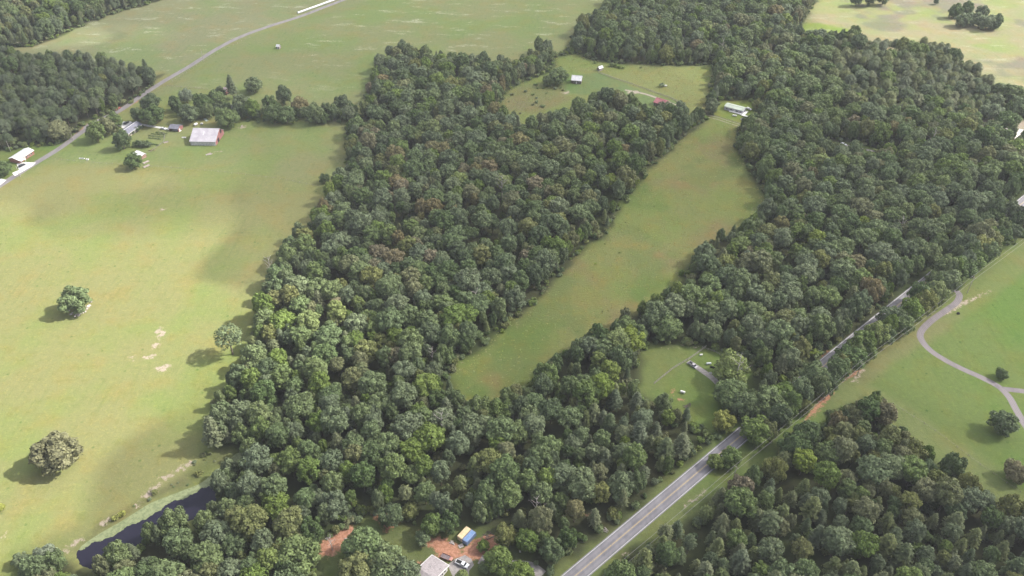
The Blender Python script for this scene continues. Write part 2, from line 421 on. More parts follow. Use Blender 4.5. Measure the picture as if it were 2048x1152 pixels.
def ground_material():
    m, nt, b = new_mat("turf_and_soil")
    geo = N(nt, "ShaderNodeNewGeometry").outputs["Position"]
    def att(n, f="Fac"):
        a = N(nt, "ShaderNodeAttribute"); a.attribute_name = n; return a.outputs[f]
    base = att("land_colour", "Color")
    big = noise(nt, .012, 4, .6, geo)
    mid = noise(nt, .055, 5, .62, geo)
    fine = noise(nt, .5, 5, .7, geo)
    stre = noise(nt, .42, 4, .68, geo, (1, .10, 1, -.9))
    weed = noise(nt, .16, 3, .7, geo)
    # greener, browner and drier patches
    cc = mixcol(nt, base, (.80, 1.03, .72), ramp(nt, big, .42, .62, 0, .75), 'MULTIPLY')
    cc = mixcol(nt, cc, (1.12, .96, .88), ramp(nt, mid, .46, .68, 0, .8), 'MULTIPLY')
    cc = mixcol(nt, cc, (.86, .91, .86), math_n(nt, 'MULTIPLY', ramp(nt, stre, .50, .64, 0, .8), ramp(nt, noise(nt, .018, 2, .5, geo), .42, .62, .12, 1)), 'MULTIPLY')
    cc = mixcol(nt, cc, (1.20, 1.17, 1.08), ramp(nt, fine, .50, .66, 0, .9), 'MULTIPLY')
    cc = mixcol(nt, cc, (.84, .90, .82), ramp(nt, noise(nt, .22, 5, .75, geo), .50, .64, 0, .8), 'MULTIPLY')
    cc = mixcol(nt, cc, (.90, .92, .90), ramp(nt, noise(nt, 1.7, 2, .6, geo), .52, .62, 0, .8), 'MULTIPLY')
    # dark dots of weeds and dung in the pasture
    vo = N(nt, "ShaderNodeTexVoronoi"); vo.inputs["Scale"].default_value = .17; vo.inputs["Randomness"].default_value = 1
    nt.links.new(geo, vo.inputs["Vector"])
    dots = ramp(nt, vo.outputs["Distance"], .06, .17, 1, 0)
    cc = mixcol(nt, cc, (.52, .70, .55), math_n(nt, 'MULTIPLY', dots, ramp(nt, weed, .45, .6)), 'MULTIPLY')
    # rough meadow: tussocks, brown seed heads
    tus = noise(nt, 1.1, 4, .75, geo)
    rough = att("roughness_of_sward")
    mm = mixcol(nt, cc, (.90, .96, .86), ramp(nt, tus, .48, .66), 'MULTIPLY')
    mm = mixcol(nt, mm, (1.20, 1.02, .92), ramp(nt, noise(nt, .09, 5, .7, geo), .50, .66, 0, .8), 'MULTIPLY')
    cc = mixcol(nt, cc, mm, rough)
    # white clover / chaff streaks, upper fields only
    ch = math_n(nt, 'MULTIPLY', att("clover"), ramp(nt, noise(nt, .045, 5, .75, geo, (.6, 1.6, 1, .3)), .55, .66))
    cc = mixcol(nt, cc, (.26, .265, .185), math_n(nt, 'MULTIPLY', ch, ramp(nt, noise(nt, .9, 3, .7, geo), .40, .60)))
    edge = math_n(nt, 'MULTIPLY_ADD', math_n(nt, 'SUBTRACT', noise(nt, .45, 5, .75, geo), .5), 7.0)
    def rag(d, lo, hi):
        e = math_n(nt, 'MULTIPLY', math_n(nt, 'SUBTRACT', noise(nt, .5, 5, .75, geo), .5), 9.0)
        return ramp(nt, math_n(nt, 'ADD', d, e), lo, hi)
    clay = mixcol(nt, (.225, .108, .066), (.31, .165, .112), ramp(nt, noise(nt, .8, 4, .7, geo), .4, .6))
    cc = mixcol(nt, cc, clay, rag(att("clay"), -.6, 1.2))
    bare = mixcol(nt, (.29, .235, .205), (.20, .17, .115), ramp(nt, noise(nt, 1.3, 4, .7, geo), .45, .62))
    cc = mixcol(nt, cc, bare, math_n(nt, 'MULTIPLY', rag(att("bare"), -.4, 1.0), .85))
    nt.links.new(cc, b.inputs["Base Color"])
    b.inputs["Roughness"].default_value = 1; b.inputs["Specular IOR Level"].default_value = .05
    bp = N(nt, "ShaderNodeBump"); bp.inputs["Distance"].default_value = .5
    nt.links.new(math_n(nt, 'ADD', math_n(nt, 'MULTIPLY', fine, .5), math_n(nt, 'MULTIPLY', tus, math_n(nt, 'MULTIPLY_ADD', rough, .5))), bp.inputs["Height"])
    bp.inputs["Strength"].default_value = .6
    nt.links.new(bp.outputs[0], b.inputs["Normal"])
    return m
TURF = ground_material()
clover = np.clip(area([(-100,130),(345,148),(440,93),(560,48),(690,-2),(900,-110),(300,-110),(60,60)], 4) + area([(560,110),(900,-110),(1300,-110),(1200,10),(1130,80),(900,110),(760,100),(640,140)], 12) + .6 * mask('hay') + .35 * area([(340,150),(750,140),(700,210),(400,200)], 10), 0, 1)
names = {'pasture': 'pasture', 'meadow': 'meadow', 'north': 'clearing', 'yard': 'yard_lawn', 'high': 'verge_and_lawn', 'hay': 'hay_field', 'home': 'homestead_yard', 'gap': 'glade', 'town': 'clay_lot'}
for k in range(len(regs) + 1):
    sel = Q[best == k]
    if not len(sel): continue
    used, inv = np.unique(sel, return_inverse=True)
    nm = names[regs[k]] if k < len(regs) else 'forest_floor'
    me = mesh_np(nm, V[used], inv.reshape(-1, 4), [TURF], smooth=True)
    a = me.attributes.new("land_colour", 'FLOAT_COLOR', 'POINT')
    cc = np.ones((len(used), 4), np.float32); cc[:, :3] = ground_col.reshape(-1, 3)[used]
    a.data.foreach_set("color", cc.ravel())
    for an, arr in (("roughness_of_sward", MEAD), ("clay", CLAY), ("bare", BARE), ("clover", clover)):
        a = me.attributes.new(an, 'FLOAT', 'POINT'); a.data.foreach_set("value", np.ascontiguousarray(arr.ravel()[used], np.float32))
    o = put(nm, me); tag(o, kind='structure')
# land beyond the surveyed part, out to the horizon
b_ = MB(); E = 9000
b_.add([(-E, -E, 0), (E, -E, 0), (E, Y0, 0), (-E, Y0, 0)], [(0, 1, 2, 3)])
b_.add([(-E, Y1, 0), (E, Y1, 0), (E, E, 0), (-E, E, 0)], [(0, 1, 2, 3)])
b_.add([(-E, Y0, 0), (X0, Y0, 0), (X0, Y1, 0), (-E, Y1, 0)], [(0, 1, 2, 3)])
b_.add([(X1, Y0, 0), (E, Y0, 0), (E, Y1, 0), (X1, Y1, 0)], [(0, 1, 2, 3)])
tag(b_.build("ground", surf("distant_land", (.11, .13, .06), 1, .2, .004, col2=(.06, .08, .04))), kind='structure')

# ------------------------------------------------------------------ pond
m, nt, b = new_mat("pond_water")
b.inputs["Base Color"].default_value = (.012, .011, .022, 1); b.inputs["Roughness"].default_value = .12; b.inputs["IOR"].default_value = 1.33
bp = N(nt, "ShaderNodeBump"); bp.inputs["Strength"].default_value = .05; bp.inputs["Distance"].default_value = .05
nt.links.new(noise(nt, 1.5, 2, .5, N(nt, "ShaderNodeTexCoord").outputs["Object"]), bp.inputs["Height"]); nt.links.new(bp.outputs[0], b.inputs["Normal"])
WATER = m
wy = MB(); pp = [(p[0], p[1], -.55) for p in poly([(140,1112),(165,1078),(240,1034),(300,996),(400,958),(440,924),(484,888),(505,900),(480,945),(450,975),(440,1020),(395,1058),(340,1085),(290,1118),(235,1142),(190,1152),(152,1140)])]
wy.add(pp, [tuple(range(len(pp)))]); tag(wy.build("pond_water", WATER), kind='structure')
def duckweed():
    # a mat of weed along the field-side shore with a ragged edge of lobes
    ctr = [(140,1098),(170,1088),(205,1065),(250,1040),(300,1008),(345,985),(395,960),(430,945),(455,925),(482,900)]
    wid = [4, 10, 14, 20, 22, 22, 22, 34, 30, 14]      # px width of the mat below the shore line
    mb = MB(); prev = None; n = 0
    st = []
    for i in range(len(ctr) - 1):
        for t in np.linspace(0, 1, 16, endpoint=False):
            st.append((ctr[i][0] * (1 - t) + ctr[i + 1][0] * t, ctr[i][1] * (1 - t) + ctr[i + 1][1] * t, wid[i] * (1 - t) + wid[i + 1] * t))
    out = []
    for k, (px, py, w) in enumerate(st):
        j = 3.2 * math.sin(k * .23) + 2.2 * math.sin(k * .61 + 1) * math.sin(k * .17) + random.uniform(-1.3, 1.3)
        a = ground(px - 3, py - 5, -.535); q = ground(px + .45 * (w + j), py + .75 * (w + j), -.535)
        out.append((a, q))
    V = []; F = []
    for a, q in out: V += [(a[0], a[1], -.535), (q[0], q[1], -.535)]
    for k in range(len(out) - 1): F.append((2 * k, 2 * k + 1, 2 * k + 3, 2 * k + 2))
    mb.add(V, F)
    # near shore rim
    for (px, py, r) in []:
        p = ground(px, py, -.53); pts = []
        for i in range(14):
            t = 2 * math.pi * i / 14; rr = r / 4.3 * random.uniform(.8, 1.3)
            pts.append((p[0] + rr * math.cos(t) * 1.3, p[1] + rr * math.sin(t), -.531 + .001 * (px % 3)))
        mb.add(pts, [tuple(range(14))])
    o = mb.build("duckweed", surf("duckweed", (.215, .245, .125), .9, .12, .8, col2=(.15, .18, .085)))
    tag(o, "pale green mat of floating pond weed along the pasture shore", kind='stuff')
duckweed()

# ------------------------------------------------------------------ roads and drives
def ribbon(pts, widths, z, smoothn=8):
    """closed-up strip along world points; widths left, right of the line"""
    P = [Vector((p[0], p[1])) for p in pts]
    C = []
    for i in range(len(P) - 1):
        p0 = P[max(i - 1, 0)]; p1 = P[i]; p2 = P[i + 1]; p3 = P[min(i + 2, len(P) - 1)]
        for k in range(smoothn):
            t = k / smoothn
            C.append(.5 * ((2 * p1) + (-p0 + p2) * t + (2 * p0 - 5 * p1 + 4 * p2 - p3) * t * t + (-p0 + 3 * p1 - 3 * p2 + p3) * t ** 3))
    C.append(P[-1])
    L = []; Rr = []; n = len(C)
    for i in range(n):
        d = (C[min(i + 1, n - 1)] - C[max(i - 1, 0)]).normalized(); nn = Vector((-d.y, d.x))
        wl, wr = (widths if not callable(widths) else widths(i / (n - 1)))
        L.append(C[i] + nn * wl); Rr.append(C[i] - nn * wr)
    V = [(p.x, p.y, z) for p in L] + [(p.x, p.y, z) for p in Rr]
    F = [(i, n + i, n + i + 1, i + 1) for i in range(n - 1)]
    return V, F
def strip(name, pts, w, z, mat, kind='structure', parent=None, smoothn=8):
    V, F = ribbon(pts, w, z, smoothn)
    mb = MB(); mb.add(V, F); o = mb.build(name, mat, parent)
    h_ = len(V) // 2; a = o.data.attributes.new('across', 'FLOAT', 'POINT'); a.data.foreach_set('value', [0.0] * h_ + [1.0] * h_)
    if kind: tag(o, kind=kind)
    return o
def asphalt(name, col, col2, scale, seams=True):
    m, nt, b = new_mat(name)
    col = tuple(v * DIM * .9 for v in col); col2 = tuple(v * DIM * .9 for v in col2)
    geo = N(nt, "ShaderNodeNewGeometry").outputs["Position"]
    cc = mixcol(nt, col, col2, ramp(nt, noise(nt, scale, 5, .6, geo, (1, .15, 1, -.85)), .38, .62))
    cc = mixcol(nt, cc, tuple(x * .72 for x in col), ramp(nt, noise(nt, .6, 5, .75, geo), .55, .72, 0, .45))
    ac = N(nt, "ShaderNodeAttribute"); ac.attribute_name = "across"
    wv = math_n(nt, 'COSINE', math_n(nt, 'MULTIPLY', math_n(nt, 'SUBTRACT', ac.outputs["Fac"], .125), 25.13))
    wn_ = math_n(nt, 'ADD', wv, math_n(nt, 'MULTIPLY', noise(nt, .25, 3, .6, geo), .8))
    cc = mixcol(nt, cc, (.84, .84, .85), ramp(nt, wn_, .1, 1.2, 0, 1), 'MULTIPLY')
    cc = mixcol(nt, cc, (.78, .78, .80), ramp(nt, noise(nt, .09, 2, .5, geo), .60, .63, 0, .55), 'MULTIPLY')
    nt.links.new(cc, b.inputs["Base Color"]); b.inputs["Roughness"].default_value = .85; b.inputs["Specular IOR Level"].default_value = .25
    return m
HIGHWAY = asphalt("worn_asphalt", (.235, .225, .245), (.285, .275, .295), .22)
LANE = asphalt("grey_lane", (.24, .22, .225), (.29, .265, .27), .3)
GRAVEL = surf("gravel", (.30, .275, .265), .95, .12, .6)
CONCRETE = surf("concrete", (.74, .72, .70), .9, .06, .5)
WHITEPAINT = surf("white_road_paint", (.74, .73, .72), .8, .06, 1.2)
YELLOWPAINT = surf("yellow_road_paint", (.56, .40, .15), .8, .08, 1.2, col2=(.42, .34, .22))
line_px = [(1060,1206),(1124,1152),(1240,1055),(1360,954.7),(1484,851),(1574,776),(1664,701),(1756,627),(1879,529),(1985,442),(2100,348),(2260,215)]
line_w = [ground(*p) for p in line_px]
def poly_off(d):           # highway axis from the white edge line
    return [(p[0], p[1]) for p in line_w]
RW = 6.9
strip("highway", line_w, (.45, RW + .45), .010, HIGHWAY)
strip("edge_line", line_w, (.0, .16), .016, WHITEPAINT)
strip("edge_line", line_w, (-(RW - .16), RW), .016, WHITEPAINT)
strip("centre_line", line_w, (-(RW / 2 - .20), RW / 2 - .06), .016, YELLOWPAINT)
strip("centre_line", line_w, (-(RW / 2 + .06), RW / 2 + .20), .016, YELLOWPAINT)
lane_px = [(-120,450),(-60,410),(0,371),(60,333),(120,296),(165,263),(200,240),(240,221),(285,190),(330,161),(380,132),(430,100),(480,74),(540,52),(600,33),(660,10),(700,-5),(790,-40),(900,-90)]
strip("country_road", [ground(*p) for p in lane_px], (2.5, 2.5), .010, LANE)
strip("forest_lane", [ground(*p) for p in [(172,256),(182,250),(196,244)]], (3.2, 3.2), .006, LANE)
drive_px = [(1903,575),(1914,583),(1919,592),(1912,606),(1890,622),(1862,642),(1843,662),(1842,678),(1860,700),(1890,720),(1925,738),(1965,756),(1998,774),(2018,794),(2030,815),(2044,840),(2062,870),(2090,930)]
PATH = asphalt("park_asphalt", (.195, .170, .180), (.225, .200, .205), .3)
strip("park_path", [ground(*p) for p in drive_px], (1.75, 1.75), .008, PATH)
strip("park_path", [ground(*p) for p in [(2008,778),(2035,781),(2080,786),(2160,792)]], (1.6, 1.6), .012, PATH)
strip("gravel_drive", [ground(*p) for p in [(1376,723),(1390,732),(1405,742),(1418,751),(1430,761),(1440,772)]], (1.6, 1.6), .006, GRAVEL)
strip("farm_lane", [ground(*p) for p in [(1640,281),(1668,287),(1700,292),(1735,300),(1780,306)]], (1.3, 1.3), .006, GRAVEL)
strip("farm_track", [ground(*p) for p in [(1250,180),(1290,188),(1325,200),(1350,210),(1372,221)]], (1.3, 1.3), .006, surf("track_soil", (.30, .26, .21), .95, .15, .8))
SOIL = surf("track_soil", (.36, .31, .25), .95, .15, .8)
for dy in (0, 4.5): strip("wheel_track", [ground(p, q + dy) for p, q in [(1405,229),(1430,233),(1455,241),(1480,249)]], (.35, .35), .006, SOIL)
strip("house_drive", [ground(*p) for p in [(282,249),(300,252),(325,256),(345,259),(362,262)]], (1.3, 1.3), .006, CONCRETE)
strip("house_drive", [ground(*p) for p in [(960,1118),(985,1128),(1020,1130),(1060,1133),(1085,1150)]], (2.2, 2.2), .006, GRAVEL)
def pad(name, px, z, mat, kind='structure'):
    mb = MB(); pts = [(*ground(*p), z) for p in px]; mb.add(pts, [tuple(range(len(pts)))])
    return tag(mb.build(name, mat), kind=kind)
pad("gravel_pad", [(905,1152),(895,1130),(910,1118),(930,1110),(943,1118),(948,1130),(938,1142),(940,1180),(910,1190)], .008, GRAVEL)
pad("concrete_drive", [(24,346),(38,340),(33,328),(42,324),(72,325),(66,331),(30,352)], .012, CONCRETE)
pad("concrete_drive", [(-60,362),(0,357),(13,360),(-2,372),(-60,400)], .012, CONCRETE)
pad("concrete_pad", [(236,252),(243,243),(262,243),(268,248),(250,258)], .006, CONCRETE)
pad("pale_lot", [(2012,428),(2030,405),(2070,380),(2300,300),(2300,380),(2070,445),(2040,442)], .006, surf("pale_gravel", (.60,.55,.52), .95, .1, .2))
pad("pale_lot", [(1975,262),(1985,246),(2030,256),(2060,262),(2060,285),(2020,276)], .006, surf("pale_gravel", (.60,.55,.52)))

# ------------------------------------------------------------------ tree shapes
def leaf_quads(P, Nn, size, r, stretch=1.0):
    n = len(P)
    a = r.normal(size=(n, 3)); u = a - (a * Nn).sum(1, keepdims=True) * Nn
    u /= np.linalg.norm(u, axis=1, keepdims=True) + 1e-9
    w = np.cross(Nn, u)
    s = size[:, None] * .5
    q = np.stack([P - u * s * stretch - w * s * .6, P + u * s * .5 * stretch - w * s, P + u * s * stretch + w * s * .6, P - u * s * .5 * stretch + w * s], 1)
    q += r.normal(size=q.shape) * s[:, None] * .14
    return q.reshape(-1, 3)
def crown_lobes(r, kind):
    """lobes (centre, radius) of a broadleaf crown about 11 m wide and 17 m tall"""
    R_, zc, rz = 4.4, 10.8, 5.0
    if kind == 1: R_, zc, rz = 3.7, 10.2, 6.0
    if kind == 2: R_, zc, rz = 5.0, 10.6, 4.2
    if kind == 3: R_, zc, rz = 4.2, 9.8, 6.0
    if kind == 4: R_, zc, rz = 4.7, 11.1, 4.7
    if kind == 7: R_, zc, rz = 4.4, 5.4, 4.4       # open-grown, foliage down to the grass
    L = []
    n = 38 if kind != 7 else 44
    for i in range(n):
        z = 1 - 1.8 * (i + .5) / n
        ph = i * 2.399963 + r.uniform(-.35, .35)
        q = math.sqrt(max(0, 1 - z * z)); k = r.uniform(.72, 1.08) if kind != 7 else r.uniform(.62, 1.18)
        rr = r.uniform(1.05, 1.95) * (1.0 if z > -.2 else .85)
        L.append((R_ * q * math.cos(ph) * k, R_ * q * math.sin(ph) * k, zc + rz * z * k, rr))
    for i in range(6):
        L.append((r.uniform(-2, 2), r.uniform(-2, 2), zc + r.uniform(-2, 2.4), 2.2))
    if kind in (0, 3):      # a second smaller head
        a = r.uniform(0, 6.28)
        for i in range(7):
            L.append((2.6 * math.cos(a) + r.uniform(-1.6, 1.6), 2.6 * math.sin(a) + r.uniform(-1.6, 1.6), zc + 2.4 + r.uniform(-.5, 1.7), r.uniform(1, 1.5)))
    return np.array(L)
def broad_arrays(seed, kind, nleaf=3300, leaf=.62, sparse=1.0):
    r = np.random.default_rng(seed)
    L = crown_lobes(r, kind)
    wgt = L[:, 3] ** 2; wgt /= wgt.sum()
    idx = r.choice(len(L), int(nleaf * 1.9), p=wgt)
    d = r.normal(size=(len(idx), 3)); d /= np.linalg.norm(d, axis=1, keepdims=True)
    d[:, 2] = np.abs(d[:, 2]) * np.where(r.random(len(idx)) < .80, 1, -1)
    c0 = L[idx, :3]; rad = L[idx, 3]
    P = c0 + d * (rad * r.uniform(.78, 1.08, len(idx)))[:, None]
    keep = np.ones(len(P), bool)
    for j in range(len(L)):
        dd = np.linalg.norm(P - L[j, :3], axis=1)
        keep &= ~((dd < L[j, 3] * .72) & (idx != j))
    P, d, idx = P[keep][:nleaf], d[keep][:nleaf], idx[keep][:nleaf]
    if sparse < 1:
        k = r.random(len(P)) < sparse; P, d, idx = P[k], d[k], idx[k]
    nrm = d + r.normal(size=d.shape) * .42; nrm /= np.linalg.norm(nrm, axis=1, keepdims=True)
    V = leaf_quads(P, nrm, r.uniform(.75, 1.3, len(P)) * leaf, r)
    lt = r.uniform(.3, .7, len(L))
    tone = np.clip(lt[idx] + r.normal(size=len(P)) * .16, 0, 1)
    return V, np.arange(len(V)).reshape(-1, 4), np.repeat(tone, 4)
def cone_tube(a, b_, ra, rb, n=6):
    a = np.array(a, float); b_ = np.array(b_, float); d = b_ - a; d /= np.linalg.norm(d)
    u = np.cross(d, [.31, .7, .2]); u /= np.linalg.norm(u); w = np.cross(d, u)
    t = np.linspace(0, 2 * np.pi, n, endpoint=False)
    ring = np.cos(t)[:, None] * u + np.sin(t)[:, None] * w
    V = np.concatenate([a + ring * ra, b_ + ring * rb]); i = np.arange(n)
    return V, np.stack([i, (i + 1) % n, n + (i + 1) % n, n + i], 1)
def cat_meshes(parts):
    V = []; F = []; o = 0
    for v, f in parts: V.append(v); F.append(f + o); o += len(v)
    return np.concatenate(V), np.concatenate(F)
def trunk_arrays(seed, kind='broad', h=12.0):
    r = np.random.default_rng(seed + 500); P = []
    if kind == 'broad':
        b1 = (r.uniform(-.3, .3), r.uniform(-.3, .3), 5.0)
        P.append(cone_tube((0, 0, -.3), b1, .38, .27, 7)); P.append(cone_tube(b1, (b1[0] * 2, b1[1] * 2, 12.5), .27, .07))
        for i in range(8):
            a = i * 2.4 + r.uniform(-.4, .4); z = 4.8 + i * .75
            m_ = (1.5 * math.cos(a), 1.5 * math.sin(a), z + 1.4)
            P.append(cone_tube((b1[0], b1[1], z), m_, .15, .10, 5))
            P.append(cone_tube(m_, (3.6 * math.cos(a + .2), 3.6 * math.sin(a + .2), z + 3.4), .10, .03, 4))
    else:
        P.append(cone_tube((0, 0, -.3), (0, 0, h), .24, .05, 6))
        for i in range(10):
            a = i * 2.4; z = h * (.35 + .055 * i)
            P.append(cone_tube((0, 0, z), (1.8 * math.cos(a) * (1 - .06 * i), 1.8 * math.sin(a) * (1 - .06 * i), z + .3), .06, .02, 4))
    return cat_meshes(P)
def pine_arrays(seed, kind):
    """pine, 15 m tall: whorls of drooping, upturned sprays; kind 0 feathery young, 1 rounded tall, 2 cedar-like column"""
    r = np.random.default_rng(seed); H = 15.0
    base, Rm = {0: (.28, 2.7), 1: (.50, 3.2), 2: (.10, 2.3)}[kind]
    P = []; D = []; T = []; Sz = []
    nw = 17
    for k in range(nw):
        t = k / (nw - 1); z = H * (base + (1 - base) * t)
        if kind == 1: L = Rm * math.sqrt(max(.02, 1 - ((t - .35) / .70) ** 2)) * r.uniform(.85, 1.1) if t < 1 else .3
        elif kind == 0: L = Rm * (1 - t) ** .6 * r.uniform(.85, 1.15) + .35
        else: L = Rm * min(1, (1 - t) * 1.6) ** .8 * r.uniform(.85, 1.1) + .2
        nb = int(6 + 4 * (1 - t)); a0 = r.uniform(0, 6.28); tn = r.uniform(.35, .65)
        for b__ in range(nb):
            a = a0 + 6.283 * b__ / nb + r.uniform(-.2, .2); Lb = L * r.uniform(.75, 1.15)
            m_ = max(3, int(11 * Lb / Rm + 2))
            for j in range(m_):
                q = (j + .6) / m_; rr = Lb * q
                for s_ in range(2):
                    P.append((rr * math.cos(a) + r.normal() * .22, rr * math.sin(a) + r.normal() * .22, z + .35 * math.sin(q * 2.2) * 1 - .25 * q + r.normal() * .12))
                    up = .75
                    D.append((math.cos(a) * .55 + r.normal() * .35, math.sin(a) * .55 + r.normal() * .35, up)); T.append(np.clip(tn + .18 * (q - .5) + r.normal() * .12, 0, 1)); Sz.append(.52 * (1.1 - .3 * q))
    P = np.array(P); D = np.array(D); D /= np.linalg.norm(D, axis=1, keepdims=True)
    V = leaf_quads(P, D, np.array(Sz) * r.uniform(.8, 1.3, len(P)), r, 1.25)
    return V, np.arange(len(V)).reshape(-1, 4), np.repeat(np.array(T), 4)
def shrub_arrays(seed, nleaf=420, leaf=.45):
    r = np.random.default_rng(seed); L = []
    for i in range(9): L.append((r.uniform(-.8, .8), r.uniform(-.8, .8), r.uniform(.4, 1.5), r.uniform(.55, .9)))
    L = np.array(L); idx = r.integers(0, 9, nleaf); d = r.normal(size=(nleaf, 3)); d /= np.linalg.norm(d, axis=1, keepdims=True); d[:, 2] = np.abs(d[:, 2]) * np.where(r.random(nleaf) < .85, 1, -.4)
    P = L[idx, :3] + d * L[idx, 3:4]; nr = d + r.normal(size=d.shape) * .45; nr /= np.linalg.norm(nr, axis=1, keepdims=True)
    V = leaf_quads(P, nr, r.uniform(.7, 1.3, nleaf) * leaf, r)
    return V, np.arange(len(V)).reshape(-1, 4), np.repeat(np.clip(r.uniform(.3, .7, 9)[idx] + r.normal(size=nleaf) * .15, 0, 1), 4)

NSH = 6
CROWN = {}; TRUNK = {}; PROTO = {}
broad_raw = [broad_arrays(100 + i, i % 5) for i in range(NSH)] + [broad_arrays(140 + i, 7, 3900, .58) for i in range(4)] + [broad_arrays(151, 2, 2400, .55, .8)]
trunk_raw = [trunk_arrays(i) for i in range(NSH)]
trunk_raw += [(v * np.array([.85, .85, .55]), f) for v, f in [trunk_arrays(20 + i) for i in range(4)]]
trunk_raw += [trunk_arrays(33)]
pine_raw = [pine_arrays(300 + i, [0, 1, 1, 0][i]) for i in range(4)]
ptrunk_raw = [trunk_arrays(40 + i, 'pine', [14, 13.5, 13, 14][i]) for i in range(4)]
for i in range(NSH + 5):
    TRUNK['b', i] = mesh_np("tree_trunk", trunk_raw[i][0], trunk_raw[i][1], [BARK])
for i in range(4):
    TRUNK['p', i] = mesh_np("pine_trunk", ptrunk_raw[i][0], ptrunk_raw[i][1], [BARK])
def get_crown(fam, sh, colr):
    k = (fam, sh, colr)
    if k not in CROWN:
        V_, F_, T_ = broad_raw[sh] if fam == 'b' else pine_raw[sh]
        CROWN[k] = mesh_np("crown_leaves", V_, F_, [LEAF[colr]], T_)
    return CROWN[k]
def get_proto(fam, sh, colr):
    k = (fam, sh, colr)
    if k not in PROTO:
        V_, F_, T_ = broad_raw[sh] if fam == 'b' else pine_raw[sh]
        tv, tf = trunk_raw[sh] if fam == 'b' else ptrunk_raw[sh]
        VV = np.concatenate([V_, tv]); FF = np.concatenate([F_, tf + len(V_)])
        PROTO[k] = mesh_np("woodland_tree", VV, FF, [LEAF[colr], BARK], np.concatenate([T_, np.full(len(tv), .5)]), np.concatenate([np.zeros(len(F_), int), np.ones(len(tf), int)]))
    return PROTO[k]
def scatter(name, pts, label):
    """pts: list of (mesh, x, y, z, rot, sx, sz): ONE object of kind stuff through geometry nodes"""
    meshes = []; index = {}
    for p in pts:
        if p[0].name not in index: index[p[0].name] = len(meshes); meshes.append(p[0])
    pc = bpy.data.collections.new(name + "_kinds")
    for i, me in enumerate(meshes):
        o = bpy.data.objects.new("%s_kind_%03d" % (name, i), me); pc.objects.link(o)
    me = bpy.data.meshes.new(name)
    me.vertices.add(len(pts)); me.vertices.foreach_set("co", np.array([(p[1], p[2], p[3]) for p in pts], np.float32).ravel())
    a = me.attributes.new("pick", 'INT', 'POINT'); a.data.foreach_set("value", np.array([index[p[0].name] for p in pts], np.int32))
    a = me.attributes.new("turn", 'FLOAT_VECTOR', 'POINT'); a.data.foreach_set("vector", np.array([(0, 0, p[4]) for p in pts], np.float32).ravel())
    a = me.attributes.new("size", 'FLOAT_VECTOR', 'POINT'); a.data.foreach_set("vector", np.array([(p[5], p[5], p[6]) for p in pts], np.float32).ravel())
    ng = bpy.data.node_groups.new(name + "_nodes", 'GeometryNodeTree')
    ng.interface.new_socket("Geometry", in_out='INPUT', socket_type='NodeSocketGeometry')
    ng.interface.new_socket("Geometry", in_out='OUTPUT', socket_type='NodeSocketGeometry')
    gi = ng.nodes.new("NodeGroupInput"); go = ng.nodes.new("NodeGroupOutput")
    ci = ng.nodes.new("GeometryNodeCollectionInfo"); ci.inputs[0].default_value = pc; ci.inputs["Separate Children"].default_value = True; ci.inputs["Reset Children"].default_value = True
    ip = ng.nodes.new("GeometryNodeInstanceOnPoints"); ip.inputs["Pick Instance"].default_value = True
    def na(nm, dt):
        x = ng.nodes.new("GeometryNodeInputNamedAttribute"); x.data_type = dt; x.inputs[0].default_value = nm
        return [s for s in x.outputs if s.enabled and s.name == "Attribute"][0]
    ng.links.new(gi.outputs[0], ip.inputs["Points"]); ng.links.new(ci.outputs[0], ip.inputs["Instance"])
    ng.links.new(na("pick", 'INT'), ip.inputs["Instance Index"]); ng.links.new(na("turn", 'FLOAT_VECTOR'), ip.inputs["Rotation"]); ng.links.new(na("size", 'FLOAT_VECTOR'), ip.inputs["Scale"])
    ng.links.new(ip.outputs[0], go.inputs[0])
    o = put(name, me); md = o.modifiers.new("scatter", 'NODES'); md.node_group = ng
    tag(o, label, kind='stuff')
    return o

# ------------------------------------------------------------------ the woods: where every tree stands
def in_poly_px(px, py, P):
    ins = False; n = len(P)
    for i in range(n):
        ax, ay = P[i]; bx, by = P[(i + 1) % n]
        if (ay > py) != (by > py) and px < (bx - ax) * (py - ay) / (by - ay) + ax: ins = not ins
    return ins
PINE_DARK = [(-300,60),(-60,88),(100,100),(270,118),(320,150),(280,205),(240,225),(176,246),(110,292),(0,310),(-300,330)]
PINE_RIGHT = [(1660,85),(1760,75),(1900,85),(1985,150),(1990,190),(1960,235),(1850,232),(1740,215),(1700,180),(1640,140)]
PINE_LOW = [(1440,1010),(1560,960),(1680,985),(1760,1010),(1900,1040),(2060,1080),(2200,1300),(1200,1300),(1290,1090)]
PINE_MID = [(1150,840),(1210,800),(1290,770),(1340,820),(1400,850),(1390,900),(1300,960),(1200,950),(1150,900)]
def openness(x, y):
    v = -99.0
    for P in OPENS: v = max(v, v)
    return v
NT = 60000
cx_ = rng.uniform(-720, 720, NT); cy_ = rng.uniform(150, 1110, NT)
spx, spy, spz = to_px(cx_, cy_, np.full(NT, 8.0))
infr = (spx > -260) & (spx < 2300) & (spy > -120) & (spy < 1330)
cx_, cy_, spx, spy = cx_[infr], cy_[infr], spx[infr], spy[infr]
od = np.full(len(cx_), -99.0)
for P in OPENS: od = np.maximum(od, sdf(P, cx_, cy_))
keep = od < -1.2
cx_, cy_, spx, spy, od = cx_[keep], cy_[keep], spx[keep], spy[keep], od[keep]
